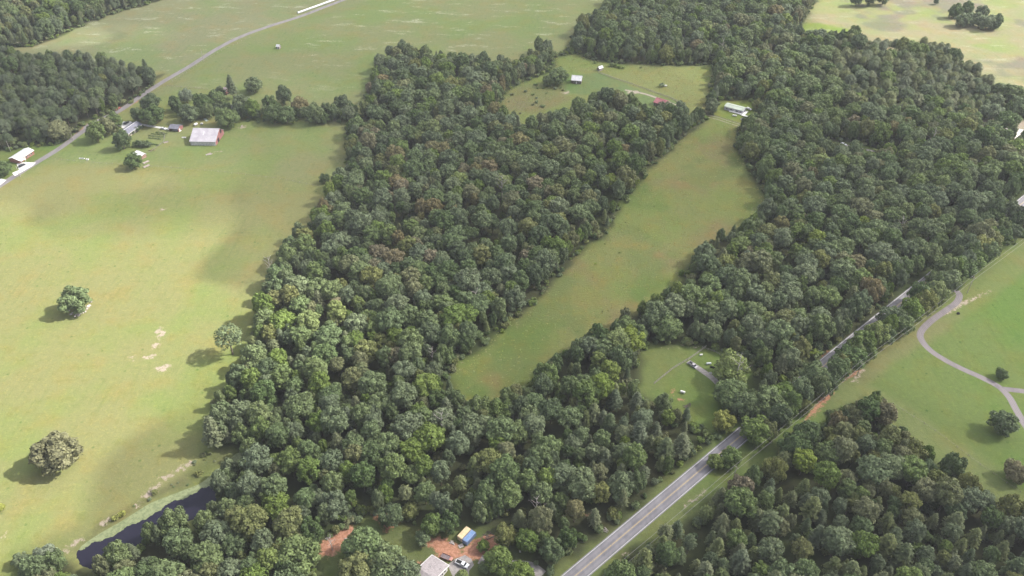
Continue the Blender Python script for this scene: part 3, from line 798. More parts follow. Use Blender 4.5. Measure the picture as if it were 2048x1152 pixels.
# hand-placed trees: crown centre px, crown radius px, family, colour, height ratio, label
HAND = [
 # lone trees and shrubs in the pasture
 (110,905,46,'b','pale','lone round tan-green tree in the pasture nearest the pond'),
 (150,600,32,'b','green','lone round tree ringed by pale stones in the middle of the pasture'),
 (455,672,30,'b','grey','tall thin-crowned tree with visible limbs standing out from the wood into the pasture'),
 (649,357,11,'b','deep','small dark tree alone near the wood end of the pasture cross fence'),
 (265,322,17,'b','deep','round dark tree beside the plank stacks below the white-roofed shed'),
 (243,280,17,'b','deep','round tree at the garden corner of the grey ranch house'),
 (6,337,17,'b','deep','rounded dark tree beside the driveway of the white-roofed house'),
 # round the grey ranch house
 (190,263,18,'b','green','low spreading tree where the forest lane meets the country road'),
 (215,252,16,'b','olive','middle tree of three between road and grey ranch house'),
 (230,243,16,'b','green','tree nearest the concrete pad of the grey ranch house'),
 (300,205,19,'b','deep','tallest tree of the clump behind the grey ranch house, by the road'),
 (306,230,24,'b','deep','wide dark tree directly behind the house drive of the grey ranch house'),
 (274,230,13,'b','deep','small dark tree between country road and grey ranch house'),
 # hedgerow
 (377,228,20,'b','deep','tall dark tree just behind the red open shed'),
 (350,208,13,'b','deep','first small tree of the hedgerow end nearest the road'),
 (372,192,13,'b','silver','silvery tree at the road end of the hedgerow'),
 (405,205,20,'b','deep','dark tree in the thick of the hedgerow behind the red shed'),
 (432,198,19,'b','grey','grey-green tree in the hedgerow beside the red cottage'),
 (452,236,24,'b','green','bright bushy tree just behind the barn'),
 (462,174,11,'p','pine','dark narrow evergreen beside the red cottage'),
 (508,170,18,'b','grey','open grey tree standing on the field side of the hedgerow'),
 (440,185,10,'b','deep','small dark tree at the gable of the red cottage'),
 (484,208,20,'b','grey','broad tree beside the small white cottage roof'),
 (505,218,16,'b','green','lower green tree past the small white cottage roof'),
 (566,190,16,'b','deep','dark tree sticking up from the middle of the hedgerow'),
 (537,206,13,'b','deep','small dark tree before the tallest of the middle hedgerow'),
 (545,228,20,'b','deep','wide dark tree on the pasture side of the hedgerow'),
 (572,230,19,'b','grey','second wide tree on the pasture side of the hedgerow'),
 (598,212,19,'b','rust','brown-tinted tree past the middle of the hedgerow'),
 (630,228,18,'b','grey','grey tree between two gaps in the hedgerow'),
 (650,220,12,'b','deep','thin tree beside the daylight gap in the hedgerow'),
 (685,210,17,'b','deep','tall dark tree at the wood end of the hedgerow'),
 (697,228,15,'b','grey','last hedgerow tree before the big wood'),
 (668,228,12,'b','deep','low tree under the tall one at the wood end of the hedgerow'),
 # far dark pine wood corner
 (298,152,14,'b','deep','tree at the tip of the dark pine plantation by the road bend'),
 (292,138,9,'p','pine','slender pine standing apart at the plantation tip'),
 # north clearing
 (1116,153,20,'b','grey','round grey tree beside the log cabin'),
 (1095,162,10,'b','green','small bush-like tree left of the round tree by the log cabin'),
 (1424,212,13,'b','grey','tree between the clearing and the green-roofed trailer home'),
 (1515,210,10,'b','olive','small olive tree behind the white deck of the trailer home'),
 (118,262,24,'b','olive','big pale-olive roadside tree at the foot of the pine plantation'),
 (1935,232,20,'b','olive','olive tree at the plantation corner by the clay lot'),(1985,225,22,'b','grey','grey tree over the clay lot'),(2015,245,24,'b','deep','dark tree in the middle of the clay lot'),(2040,215,22,'b','grey','grey tree behind the clay lot'),(2036,300,24,'b','green','green tree below the clay lot'),(1990,290,22,'b','deep','dark tree at the low side of the clay lot'),
 # copse in the hay field
 (1912,22,12,'b','deep','tall front tree of the copse in the hay field'),(1935,18,12,'b','deep','tallest tree of the copse in the hay field'),
 (1925,40,15,'b','deep','wide low tree at the near side of the hay field copse'),(1952,38,16,'b','deep','middle tree of the hay field copse'),(1975,45,17,'b','grey','grey tree on the far side of the hay field copse'),(1992,44,13,'b','deep','end tree of the hay field copse'),(1965,25,12,'b','deep','rear tree of the hay field copse'),
 (1873,3,5,'b','deep','tiny solitary tree far out in the hay field'),
 (1715,-2,12,'b','deep','dark tree in the belt beyond the hay field, near end'),(1740,-4,13,'b','deep','dark tree in the middle of the belt beyond the hay field'),(1768,-4,12,'b','deep','dark tree at the far end of the belt beyond the hay field'),
 # yard
 (1461,738,36,'b','bright','yellowish spreading tree over the gravel drive in the fenced yard'),
 (1462,790,34,'b','grey','grey bushy tree below the gravel drive'),
 (1446,842,23,'b','lime','bright yellow-green tree beside the highway where it leaves the shade'),
 (1335,657,30,'b','grey','round grey-green tree at the top edge of the fenced yard'),
 (1257,680,34,'b','bright','large bright green tree at the pasture-side corner of the fenced yard'),
 # belt between highway and lawn
 (1432,922,17,'b','bright','small bright tree leaning over the highway edge line'),(1462,917,23,'b','green','bushy tree beside the first power pole'),
 (1512,862,33,'b','green','big green tree closing over the highway shade'),(1540,806,38,'b','grey','large pale-grey tree over the highway, next to the clay track'),
 (1600,782,26,'b','grey','grey tree on the highway side of the clay track'),(1628,752,27,'b','grey','thin grey tree above the clay track end'),(1652,768,22,'b','deep','dark bush-like tree at the lawn edge of the tree belt'),
 (1700,715,30,'b','deep','dark tree in the belt beside the second power pole'),(1722,690,26,'b','green','green tree behind the second power pole'),(1752,668,24,'b','bright','bright green tree halfway along the tree belt'),
 (1782,640,28,'b','deep','dark wide tree opposite the visible highway stretch'),(1806,652,20,'b','green','lower green tree on the lawn edge of the belt'),(1822,622,24,'b','green','green tree before the drive end in the belt'),
 (1848,606,24,'b','olive','olive tree near the head of the park path'),(1872,588,24,'b','bright','bright green tree right at the head of the park path'),(1893,565,24,'b','grey','grey-green tree above the head of the park path'),
 (1870,560,18,'b','green','small green tree over the far highway stretch'),(1920,535,28,'b','deep','dark tree next to the yellow tree by the highway'),(1945,515,26,'b','green','green tree under the yellow crown by the highway'),
 (1958,494,22,'b','lime','golden yellow-green crown by the third power pole'),(1985,482,20,'b','olive','olive tree beyond the yellow crown by the highway'),(2005,470,18,'b','deep','dark tree near the pale lot by the highway'),(2028,462,15,'b','deep','outermost dark tree beside the pale lot'),
 (1490,812,26,'b','grey','grey tree overhanging the highway above the yellow-green one'),(1572,792,30,'b','green','wide tree bridging the highway between clay track and wood'),(1560,835,24,'b','green','green tree between the shaded highway and the clay track head'),
 (1610,815,14,'b','olive','small olive tree on the clay track verge'),(1676,738,24,'b','grey','pale tree closing the belt before the second power pole'),(1735,705,18,'b','green','low tree on the lawn side behind the second power pole'),
 (1768,672,20,'b','deep','dark low tree on the lawn side in the middle of the belt'),(1840,590,24,'b','deep','dark tree standing against the far highway stretch'),(1905,590-28,20,'b','green','green tree just above the drive loop'),
 (1975,505,20,'b','green','green tree on the lawn side below the golden crown'),(1890,535,24,'b','green','green tree where the far highway disappears'),
 # lawn
 (2003,748,12,'b','deep','small round bush beside the fork of the park path'),(2007,848,27,'b','deep','round dark tree on the lawn below the path fork'),(2032,945,24,'b','rust','brownish round shrub at the bottom of the lawn'),
 # homestead
 (728,1095,42,'b','grey','large grey-green tree standing alone in the clay homestead yard'),(770,1128,38,'b','green','green tree overlapping the large one in the homestead yard'),(715,1140,38,'b','olive','olive tree at the bottom of the homestead yard clump'),
 (846,1076,17,'b','grey','small tree between clay patches above the shingle roof'),(967,1092,13,'b','green','slim tree between container and white pickup'),(998,1122,30,'b','green','round green tree over the homestead drive'),
 (968,1135,13,'b','green','leafy tree shading the gravel pad by the white pickup'),(925,1153,14,'b','bright','small bright tree beside the shingle house wall'),(592,1105,46,'b','green','big green tree at the dark end of the homestead clearing'),
 (822,1022,18,'b','olive','yellowish small tree above the clay track of the homestead'),
 # pond corner
 (92,1112,24,'b','silver','pale silvery rounded tree at the foot of the pond'),(62,1140,22,'b','grey','grey-green tree at the bottom corner of the pasture'),(40,1120,16,'b','grey','small tree at the outer end of the pond trees'),
 (0,740+275,9,'b','lime','lime green shrub at the rim of the pasture'),
 (424,865,20,'p','pinelt','young pale pine at the wood corner next to the pond'),
]
TREES = []   # dict per tree
hand_xy = []
for h in HAND:
    px, py, rp, fam, colr, lab = h
    zc = 9.0
    for _ in range(3):
        x, y = ground(px, py, zc); s_ = to_px(x, y, zc)[2]; r = rp / s_
        hh = (r * (1.75 if (py > 300 and not (1480 < px < 1980 and 470 < py < 860)) else 2.3) if r < 7 else r * .9 + 6.0) if fam == 'b' else r * 4.6
        zc = hh * .52
    if 'thin-crowned' in lab: r, hh, zc = 7.0, 20.0, 13.0
    x, y = ground(px, py, zc)
    unit_r = 5.5 if fam == 'b' else 3.0; unit_h = 10.6 if fam == 'b' else 15.0
    TREES.append(dict(x=x, y=y, r=r, h=hh, fam=fam, col=colr, sh=(NSH + 4 if 'thin-crowned' in lab else NSH + random.randrange(4)) if fam == 'b' else 0, rot=random.uniform(0, 6.28), sx=r / unit_r, sz=hh / unit_h, label=lab, hand=True))
    if 'thin-crowned' in lab: TREES[-1]['sz'] = hh / 17.0
    hand_xy.append((x, y, r))
def extra(px, py, r, hh, colr, label, fam='b'):
    x, y = ground(px, py, 0)
    TREES.append(dict(x=x, y=y, r=r, h=hh, fam=fam, col=colr, sh=NSH + random.randrange(4), rot=random.uniform(0, 6.28), sx=r / 5.5, sz=hh / 10.6, label=label, hand=True))
    hand_xy.append((x, y, r))
HEDGE = ['behind the red shed', 'just beyond the red shed', 'beside the red cottage', 'below the red cottage', 'behind the barn roof', 'between barn and white cottage', 'past the white cottage', 'at the low gap past the barn', 'in the first third of the hedgerow', 'before the middle crest', 'at the middle crest of the hedgerow', 'under the middle crest', 'past the middle crest', 'towards the brown-tinted hedgerow tree', 'under the brown-tinted hedgerow tree', 'near the daylight gap', 'between daylight gap and wood', 'at the very wood end', 'against the wood']
for i, lb in enumerate(HEDGE):
    u = i / (len(HEDGE) - 1)
    extra(362 + 345 * u, 233 + 10 * u + random.uniform(-11, 5), random.uniform(3.4, 5.2), random.uniform(7, 12), random.choice(['deep', 'grey', 'green', 'deep']), 'filler tree of the hedgerow ' + lb)
BELT = ['over the first shade on the highway', 'beyond the big green highway tree', 'by the large pale-grey tree', 'opposite the gravel drive mouth', 'above the clay track head', 'beside the clay track middle', 'above the clay track end', 'at the first visible highway gap', 'past the first visible highway gap', 'beside the second power pole, road side', 'past the second power pole, road side', 'by the bright green belt tree', 'opposite the lower shaded highway stretch', 'along the lower shaded highway stretch', 'between the two highway stretches', 'after the two highway stretches', 'along the upper shaded highway stretch', 'near the head of the path, road side', 'over the upper highway end', 'before the golden crown, road side']
for i, lb in enumerate(BELT):
    u = i / (len(BELT) - 1); a = Vector(ground(1484, 851)) * (1 - u) + Vector(ground(1900, 513)) * u
    d_ = (Vector(ground(1900, 513)) - Vector(ground(1484, 851))).normalized(); nn = Vector((d_.y, -d_.x))
    p = a + nn * (11.4 + random.uniform(-.6, 1.8)); q = to_px(p.x, p.y, 0)
    extra(q[0], q[1], random.uniform(3.8, 5.4), random.uniform(12, 16) if i not in (12, 16) else 10.5, random.choice(['deep', 'grey', 'green', 'olive', 'green']), 'roadside tree of the highway belt ' + lb)
for (px, py, r, hh, colr, lb) in ((1903,36,5,12,'deep','low tree filling the near end of the hay field copse'),(1940,52,5.5,10,'grey','low tree on the near side of the copse middle'),(1962,56,5.5,11,'deep','low tree in front of the grey copse tree'),(1984,60,5.5,11,'deep','low tree at the outer end of the copse'),
    (868,1066,4.5,11,'green','green tree standing above the homestead clay patch'),
    (815,1165,6,12,'grey','grey tree touching the shingle house from the clearing'),(1052,1100,5,12,'green','green tree between homestead lawn and highway wood'),(1012,1088,4.6,11,'olive','olive tree on the low side of the clay patch'),(1040,1165,5.5,11,'green','green tree over the homestead drive near the highway'),(900,1062,4.2,11,'deep','dark tree directly behind the tan container'),(785,1050,5,12,'deep','dark tree at the upper clay track bend')):
    extra(px, py, r, hh, colr, lb)
# dart throwing in the woods, big crowns first
cellg = {}
def ok(x, y, r, k):
    ci, cj = int(x // 8), int(y // 8)
    for i in range(ci - 1, ci + 2):
        for j in range(cj - 1, cj + 2):
            for (a, b__, q) in cellg.get((i, j), ()):
                if (a - x) ** 2 + (b__ - y) ** 2 < ((r + q) * k) ** 2: return False
    return True
for (x, y, r) in hand_xy: cellg.setdefault((int(x // 8), int(y // 8)), []).append((x, y, min(r, 6)))
n_c = len(cx_)
clump = vnoise(cx_, cy_, 26, 77); hue = vnoise(cx_, cy_, 34, 78); hue2 = vnoise(cx_, cy_, 12, 79)
order = np.arange(n_c)
for pas, (rlo, rhi, cut) in enumerate(((5.2, 7.3, .13), (4.2, 5.8, .36), (3.2, 4.5, .7), (2.3, 3.3, 1.0))):
    for i in order[int(0 if pas == 0 else n_c * (.2, .4, .7, 1)[pas - 1]): int(n_c * cut)]:
        x, y = cx_[i], cy_[i]; ppx, ppy = spx[i], spy[i]
        pine_p = .04
        if in_poly_px(ppx, ppy, PINE_DARK): pine_p = .93 if od[i] < -8 else .6
        elif in_poly_px(ppx, ppy, PINE_RIGHT): pine_p = .85
        elif in_poly_px(ppx, ppy, PINE_LOW): pine_p = .62
        elif in_poly_px(ppx, ppy, PINE_MID): pine_p = .6
        elif ppy < 110 and ppx < 330: pine_p = .45
        elif clump[i] > .72: pine_p = .3
        elif 700 < ppx < 1500 and od[i] > -7 : pine_p = .22
        fam = 'p' if random.random() < pine_p else 'b'
        r = random.uniform(rlo, rhi) * (.62 if fam == 'p' else 1.0)
        if od[i] > -r * .58 - .4: continue
        if fam == 'p' and pas == 0 and pine_p < .5: continue
        if not ok(x, y, r, .55 if fam == 'b' else .62): continue
        cellg.setdefault((int(x // 8), int(y // 8)), []).append((x, y, r))
        if fam == 'b':
            hh = (r * 1.5 + 7.6) * random.uniform(.86, 1.14)
            if ppy < 110 and ppx > 1200: hh *= 1.05
            q = random.random() * .75 + hue[i] * .35 + (hue2[i] - .5) * .25
            colr = 'deep' if q < .26 else 'grey' if q < .60 else 'green' if q < .80 else 'olive' if q < .95 else 'rust' if q < .98 else 'grey'
            if random.random() < .018: colr = 'bright'
            if in_poly_px(ppx, ppy, [(1560,850),(1700,800),(2100,980),(2100,1100),(1700,1040)]) and random.random() < .55: colr = random.choice(['olive', 'deep', 'olive'])
            if 640 < ppx < 1100 and 150 < ppy < 560 and random.random() < .35: colr = random.choice(['deep', 'grey', 'grey', 'deep', 'rust'])
            if 1180 < ppx < 1420 and 640 < ppy < 900 and random.random() < .2: colr = 'bright'
            u_r, u_h = 5.5, 17.0
        else:
            hh = (r * 2.7 + 4.6) * random.uniform(.92, 1.08)
            colr = 'pine' if (in_poly_px(ppx, ppy, PINE_DARK) or random.random() < .35) else 'pinelt'
            u_r, u_h = 3.0, 15.0
        low = fam == 'b' and od[i] > -r - 5.5
        if low: u_h = 10.6; hh *= random.uniform(.8, 1.0)
        TREES.append(dict(x=x, y=y, r=r, h=hh, fam=fam, col=colr, sh=NSH + random.randrange(4) if low else (random.randrange(NSH) if fam == 'b' else (1 if in_poly_px(ppx, ppy, PINE_DARK) else (random.choice([1, 2]) if in_poly_px(ppx, ppy, PINE_RIGHT) else random.choice([0, 0, 3, 1])))), rot=random.uniform(0, 6.28), sx=r / u_r, sz=hh / u_h, hand=False, edge=od[i]))
print("trees", len(TREES))

# words that place a tree by its surroundings
LAND_MARKS = [(20,115,"the far rim of the pine plantation"),(110,130,"the middle rim of the pine plantation"),(200,130,"the skyline end of the pine plantation"),(285,150,"the plantation tip"),(235,205,"the red pickup"),(180,225,"the forest lane mouth"),(120,190,"the heart of the pine plantation"),(50,180,"the near half of the pine plantation"),(110,250,"the big roadside broadleaf tree"),
 (1800,85,"the notch in the plantation skyline"),(1940,130,"the tip of the hay field plantation"),(1700,180,"the plantation above the glade"),(1850,205,"the plantation foot"),(1930,215,"the plantation corner by the clay lot"),(1680,100,"the yellow-green hay strip"),(1780,140,"the middle of the hay field plantation"),(1870,130,"the even rows of the hay field plantation"),
 (430,870,"the pond head"),(300,1060,"the near shore of the pond"),(190,1130,"the foot of the pond"),(460,700,"the thin-crowned pasture tree"),(545,540,"the bare whitish crown"),(520,620,"the shadowed pasture edge"),
 (650,380,"the small dark pasture tree"),(700,250,"the wood end of the hedgerow"),(760,100,"the wood tip in the upper field"),(900,120,"the upper field boundary"),(1060,90,"the narrow neck of wood"),(1000,200,"the brown patch of the clearing"),
 (1150,200,"the log cabin"),(1320,215,"the rusty-roofed barn"),(1420,240,"the trailer home"),(1230,110,"the tiny white-roofed shed"),(1440,120,"the rough clearing corner"),(1620,40,"the hay field corner"),(1800,100,"the hay field edge"),
 (1980,180,"the bottom of the hay field"),(1960,260,"the clay lot"),(1690,300,"the small glade"),(1520,400,"the widest bend of the meadow"),(1390,500,"the highway-side middle of the meadow"),(1240,620,"the lower bend of the meadow"),
 (1110,700,"the lower meadow edge"),(960,790,"the narrow foot of the meadow"),(1000,650,"the pasture-side foot of the meadow"),(1150,520,"the pasture-side middle of the meadow"),(1280,370,"the upper meadow"),(886,850,"the pale dead snag"),
 (1072,1005,"the bare forked dead tree"),(1335,657,"the top of the fenced yard"),(1257,690,"the pasture corner of the yard"),(1380,830,"the bottom of the fenced yard"),(1440,870,"the yellow-green highway tree"),(1470,940,"the first utility pole"),
 (1280,1000,"the open highway stretch"),(1170,1080,"the sunlit end of the highway"),(1720,735,"the second utility pole"),(1950,500,"the golden crown"),(1680,660,"the shaded highway stretch"),(1850,850,"the wood edge of the big lawn"),
 (1740,780,"the top of the lawn wood"),(2034,1050,"the bleached dead tree"),(1640,850,"the clay track"),(1500,960,"the start of the corner wood"),(1450,1080,"the verge below the highway"),(1700,1100,"the bottom pines"),(1900,1120,"the bottom corner pines"),
 (1850,960,"the heart of the corner wood"),(720,1060,"the homestead clay track"),(925,1065,"the two containers"),(600,1100,"the dark homestead end"),(1100,1110,"the homestead road end"),(60,60,"the far field corner"),(250,20,"the far upper field"),
 (150,250,"the street lamp pole"),(40,290,"the white-roofed house"),(270,170,"the road bend"),(620,700,"the sunlit canopy"),(700,850,"the wood above the homestead"),(560,930,"the pond-side wood"),(800,560,"the middle of the central wood"),
 (900,420,"the dark upper canopy"),(850,260,"the upper central wood"),(1100,320,"the wood below the cabin"),(1793,440,"the leafless highway tree"),(1560,560,"the wood across from the fenced yard"),(1700,420,"the wood below the glade"),(1900,350,"the wood near the pale lot")]
def landmark(px, py): return min(LAND_MARKS, key=lambda q: (q[0] - px) ** 2 + (q[1] - py) ** 2)
NAMED = {}
ORD = ['nearest', 'second nearest', 'third nearest', 'fourth nearest', 'fifth nearest', 'sixth nearest', 'seventh nearest', 'eighth nearest', 'ninth nearest', 'tenth nearest', 'eleventh nearest', 'twelfth nearest', 'thirteenth nearest', 'fourteenth nearest', 'fifteenth nearest']
def zone(px, py):
    Z = [([(-300,40),(-300,-200),(330,-200),(330,10),(200,40),(80,95),(-60,95)], "in the wood at the far corner beyond the upper field"),
         ([(-300,90),(120,95),(330,120),(330,200),(176,246),(110,300),(-300,340)], "in the dark pine plantation by the country road"),
         ([(1100,-200),(1640,-200),(1600,60),(1440,140),(1110,130),(1000,120)], "in the wood behind the log cabin clearing"),
         ([(1440,60),(1660,50),(2200,120),(2200,240),(1960,245),(1640,230),(1500,200)], "in the plantation edge below the hay field"),
         ([(720,70),(1120,70),(1120,130),(1010,200),(700,230)], "at the head of the central wood below the upper field"),
         ([(680,200),(1010,200),(1420,170),(1420,240),(1250,400),(620,400),(690,300)], "in the shaded middle of the central wood"),
         ([(600,400),(1280,400),(1100,560),(900,560),(500,540)], "in the central wood between pasture and meadow strip"),
         ([(480,540),(900,540),(900,760),(430,790)], "in the sunlit part of the central wood beside the pasture"),
         ([(900,540),(1150,540),(900,790)], "on the central wood's edge along the meadow strip"),
         ([(400,780),(700,780),(700,1010),(400,1010)], "in the wood between pond and homestead track"),
         ([(-100,1000),(640,1010),(640,1400),(-100,1400)], "in the trees below the pond"),
         ([(700,780),(960,770),(1000,900),(1000,1070),(700,1050)], "in the wood above the clay homestead yard"),
         ([(960,600),(1290,640),(1280,800),(1180,900),(960,900)], "in the wood under the narrow end of the meadow strip"),
         ([(960,860),(1420,800),(1450,860),(1100,1150),(980,1080)], "in the wood along the open stretch of highway"),
         ([(1460,230),(2300,200),(2300,330),(1900,420),(1500,400)], "in the wood below the trailer home"),
         ([(1200,400),(1900,400),(1900,560),(1650,720),(1250,700)], "in the wood between meadow strip and shaded highway"),
         ([(1180,1400),(1300,1050),(1700,760),(2300,1000),(2300,1400)], "in the wood between highway and the mown lawn"),
         ]
    for P, t in Z:
        if in_poly_px(px, py, P): return t
    return "in the wood beside the shaded highway" if px > 1200 else "in the central wood away from the roads"
WORD = {'grey': 'grey-green', 'green': 'mid-green', 'deep': 'deep green', 'olive': 'olive', 'bright': 'bright green', 'rust': 'brown-tinted', 'lime': 'yellow-green', 'pale': 'tan-green', 'silver': 'silvery', 'pine': 'dark', 'pinelt': 'olive-toned'}
for t in TREES:
    px, py, s_ = to_px(t['x'], t['y'], t['h'] * .7)
    t['px'], t['py'], t['size'] = px, py, t['r'] * s_ if (-10 < px < 2058 and -5 < py < 1160) else 0
LIM = {'b': 292, 'p': 240}
for fam in 'bp':
    hand = [t for t in TREES if t['fam'] == fam and t['hand']]
    rest = sorted([t for t in TREES if t['fam'] == fam and not t['hand'] and t['size'] > 0], key=lambda t: -t['size'])
    for t in hand + rest[:LIM[fam] - len(hand)]: t['own'] = True
def make_tree(t):
    root = empty('broadleaf_tree' if t['fam'] == 'b' else 'pine_tree', (t['x'], t['y'], 0), t['rot'])
    root.scale = (t['sx'], t['sx'], t['sz'])
    put('trunk', TRUNK[t['fam'], t['sh']], root)
    me = get_crown(t['fam'], t['sh'], t['col'])
    put('crown', me, root)
    if t['hand']:
        tag(root, t['label'], 'tree' if t['fam'] == 'b' else 'pine tree')
    else:
        z = zone(t['px'], t['py'])
        if t['fam'] == 'b':
            size = 'wide' if t['r'] > 6.0 else 'small' if t['r'] < 4.6 else 'middling'
            form = ['double-headed', 'tall-domed', 'flat-topped', 'two-headed tall', 'round-headed', 'double-headed', 'low-skirted', 'low-skirted', 'bushy', 'bushy'][t['sh']]
            lab = f"{size} {WORD[t['col']]} {form} {'edge' if t['edge'] > -7 else 'inner'} tree"
            grp = 'broadleaf trees ' + z
        else:
            size = 'tall' if t['h'] > 15 else 'short' if t['h'] < 13 else 'mid-height'
            form = ['feathery', 'rounded', 'round-topped', 'loose-branched'][t['sh']]
            lab = f"{size} {WORD[t['col']]} {form} {'edge' if t['edge'] > -7 else 'inner'} pine"
            grp = 'pines ' + z
        lm = landmark(t['px'], t['py'])
        tag(root, lab, 'tree' if t['fam'] == 'b' else 'pine tree', grp)
        NAMED.setdefault((lab, lm), []).append(((t['px'] - lm[0]) ** 2 + (t['py'] - lm[1]) ** 2, root))
    return root
for t in TREES:
    if t.get('own'): make_tree(t)
for (lab, lm), rows in NAMED.items():
    rows.sort(key=lambda r_: r_[0])
    for i, (_, root) in enumerate(rows): root["label"] = f"{lab} {ORD[min(i, 14)]} {lm[2]}"
for fam, nm, lab in (('b', 'woodland', 'closed canopy of grey-green broadleaf trees filling the woods round the fields'), ('p', 'pinewood', 'pines too small to tell apart within the woods and plantations')):
    scatter(nm, [(get_proto(t['fam'], t['sh'], t['col']), t['x'], t['y'], 0, t['rot'], t['sx'], t['sz']) for t in TREES if t['fam'] == fam and not t.get('own')], lab)

# ------------------------------------------------------------------ brush along the wood edges, tussocks in the rough grass
shr = [mesh_np("brush_clump", *shrub_arrays(700 + i)[:2], [LEAF[cn]], shrub_arrays(700 + i)[2]) for i, cn in enumerate(['green', 'olive', 'bright', 'deep', 'grey', 'green'])]
NB = 90000
bx, by = rng.uniform(-640, 640, NB), rng.uniform(165, 980, NB)
bpx, bpy_, _ = to_px(bx, by, np.zeros(NB)); k = (bpx > -80) & (bpx < 2130) & (bpy_ > -40) & (bpy_ < 1230)
bx, by, bpx, bpy_ = bx[k], by[k], bpx[k], bpy_[k]
bo = np.full(len(bx), -99.0)
for P in OPENS: bo = np.maximum(bo, sdf(P, bx, by))
edge = np.exp(-((bo + 1.6) / 2.3) ** 2) * 1.0 + .14 * (bo < -4)
pd = sdf(POND, bx, by); edge[pd > -1] = 0
edge[(bo > 1.2)] = 0
hw = sdf(poly([(1000,1290),(1118,1152),(1484,846),(1879,524),(2100,340),(2200,330),(1900,560),(1500,880),(1190,1152),(1100,1290)]), bx, by)
edge[hw > -1.5] = 0
wsel = rng.random(len(bx)) < edge
pts = [(random.choice(shr), x, y, -.1, random.uniform(0, 6.28), q, q * random.uniform(.7, 1.2)) for x, y, d_ in zip(bx[wsel], by[wsel], bo[wsel]) for q in [random.uniform(.6, 1.6) * (1.5 if d_ < -4 else 1)]]
# low weeds in the clearings and along the pond bank
for (P, dens, q0, q1, cols) in ((OPEN_NORTH, .0004, .5, 1.1, (0, 1)), (poly([(440,930),(470,896),(430,884),(330,958),(230,1030),(150,1085),(140,1100),(200,1062),(300,1002),(400,962)]), .05, .3, .75, (1, 4)), (OPEN_HOME, .010, .4, .9, (0, 2, 3)),
                                (poly([(445,250),(700,246),(700,236),(560,232),(470,240)]), .03, .8, 1.5, (0, 3)), (poly([(1000,190),(1100,160),(1140,190),(1080,220)]), .012, .6, 1.3, (0, 4, 1)), (OPEN_GAP, .06, .7, 1.3, (0, 1, 2)), (OPEN_MEADOW, .0006, .2, .4, (0, 1))):
    A = .5 * abs(np.dot(P[:, 0], np.roll(P[:, 1], 1)) - np.dot(P[:, 1], np.roll(P[:, 0], 1)))
    n = int(A * dens)
    xs = rng.uniform(P[:, 0].min(), P[:, 0].max(), n * 3); ys = rng.uniform(P[:, 1].min(), P[:, 1].max(), n * 3)
    s1 = sdf(P, xs, ys) > .3
    for x, y in list(zip(xs[s1], ys[s1]))[:n]:
        ppx, ppy, _ = to_px(x, y, 0)
        if P is OPEN_NORTH and in_poly_px(ppx, ppy, [(1140,145),(1200,145),(1290,178),(1375,212),(1340,232),(1180,195),(1100,190)]): continue
        if P is OPEN_HOME and (in_poly_px(ppx, ppy, [(820,1060),(1010,1060),(1100,1160),(1000,1300),(780,1300)]) or ppy > 1165): continue
        q = random.uniform(q0, q1); pts.append((shr[random.choice(cols)], x, y, -.05, random.uniform(0, 6.28), q, q * .6))
scatter("brush", pts, "low brush and weeds along the wood edges and pond bank")
print("brush", len(pts))
def tussock(seed, mat):
    r = np.random.default_rng(seed); n = 16
    P = r.normal(size=(n, 3)) * (.35, .35, 0) + (0, 0, .22); D = r.normal(size=(n, 3)) * (.6, .6, .2) + (0, 0, .7); D /= np.linalg.norm(D, axis=1, keepdims=True)
    V_ = leaf_quads(P, D, r.uniform(.3, .6, n), r, 1.3)
    return mesh_np("tussock", V_, np.arange(len(V_)).reshape(-1, 4), [mat], np.repeat(r.uniform(.3, .8, n), 4))
TG = [leaf_mat("sward_green", (.150, .180, .065), (.160, .175, .065), .05), leaf_mat("sward_straw", (.190, .170, .085), (.17, .17, .068), 0.02)]
tus = [tussock(i, TG[i % 2]) for i in range(4)]
pts = []
for P, n in ((OPEN_MEADOW, 5000), (OPEN_NORTH, 4000)):
    xs = rng.uniform(P[:, 0].min(), P[:, 0].max(), n * 3); ys = rng.uniform(P[:, 1].min(), P[:, 1].max(), n * 3)
    s1 = sdf(P, xs, ys) > -.5; nz = vnoise(xs, ys, 14, 21)
    s1 &= rng.random(len(xs)) < np.clip(nz * 1.5, .25, 1)
    for x, y, z in list(zip(xs[s1], ys[s1], nz[s1]))[:n]:
        ppx, ppy, _ = to_px(x, y, 0)
        if ppy < 246 and in_poly_px(ppx, ppy, [(1420,200),(1515,200),(1515,250),(1496,246),(1425,231)]): continue
        if P is OPEN_NORTH and in_poly_px(ppx, ppy, [(1140,145),(1200,145),(1290,178),(1375,212),(1340,232),(1180,195),(1100,190)]): continue
        q = random.uniform(.4, .9); pts.append((tus[random.randrange(4)], x, y, -.08, random.uniform(0, 6.28), q, q * .6))
scatter("rough_grass", pts, "uncut tussocky grass of the meadow strip and clearing")

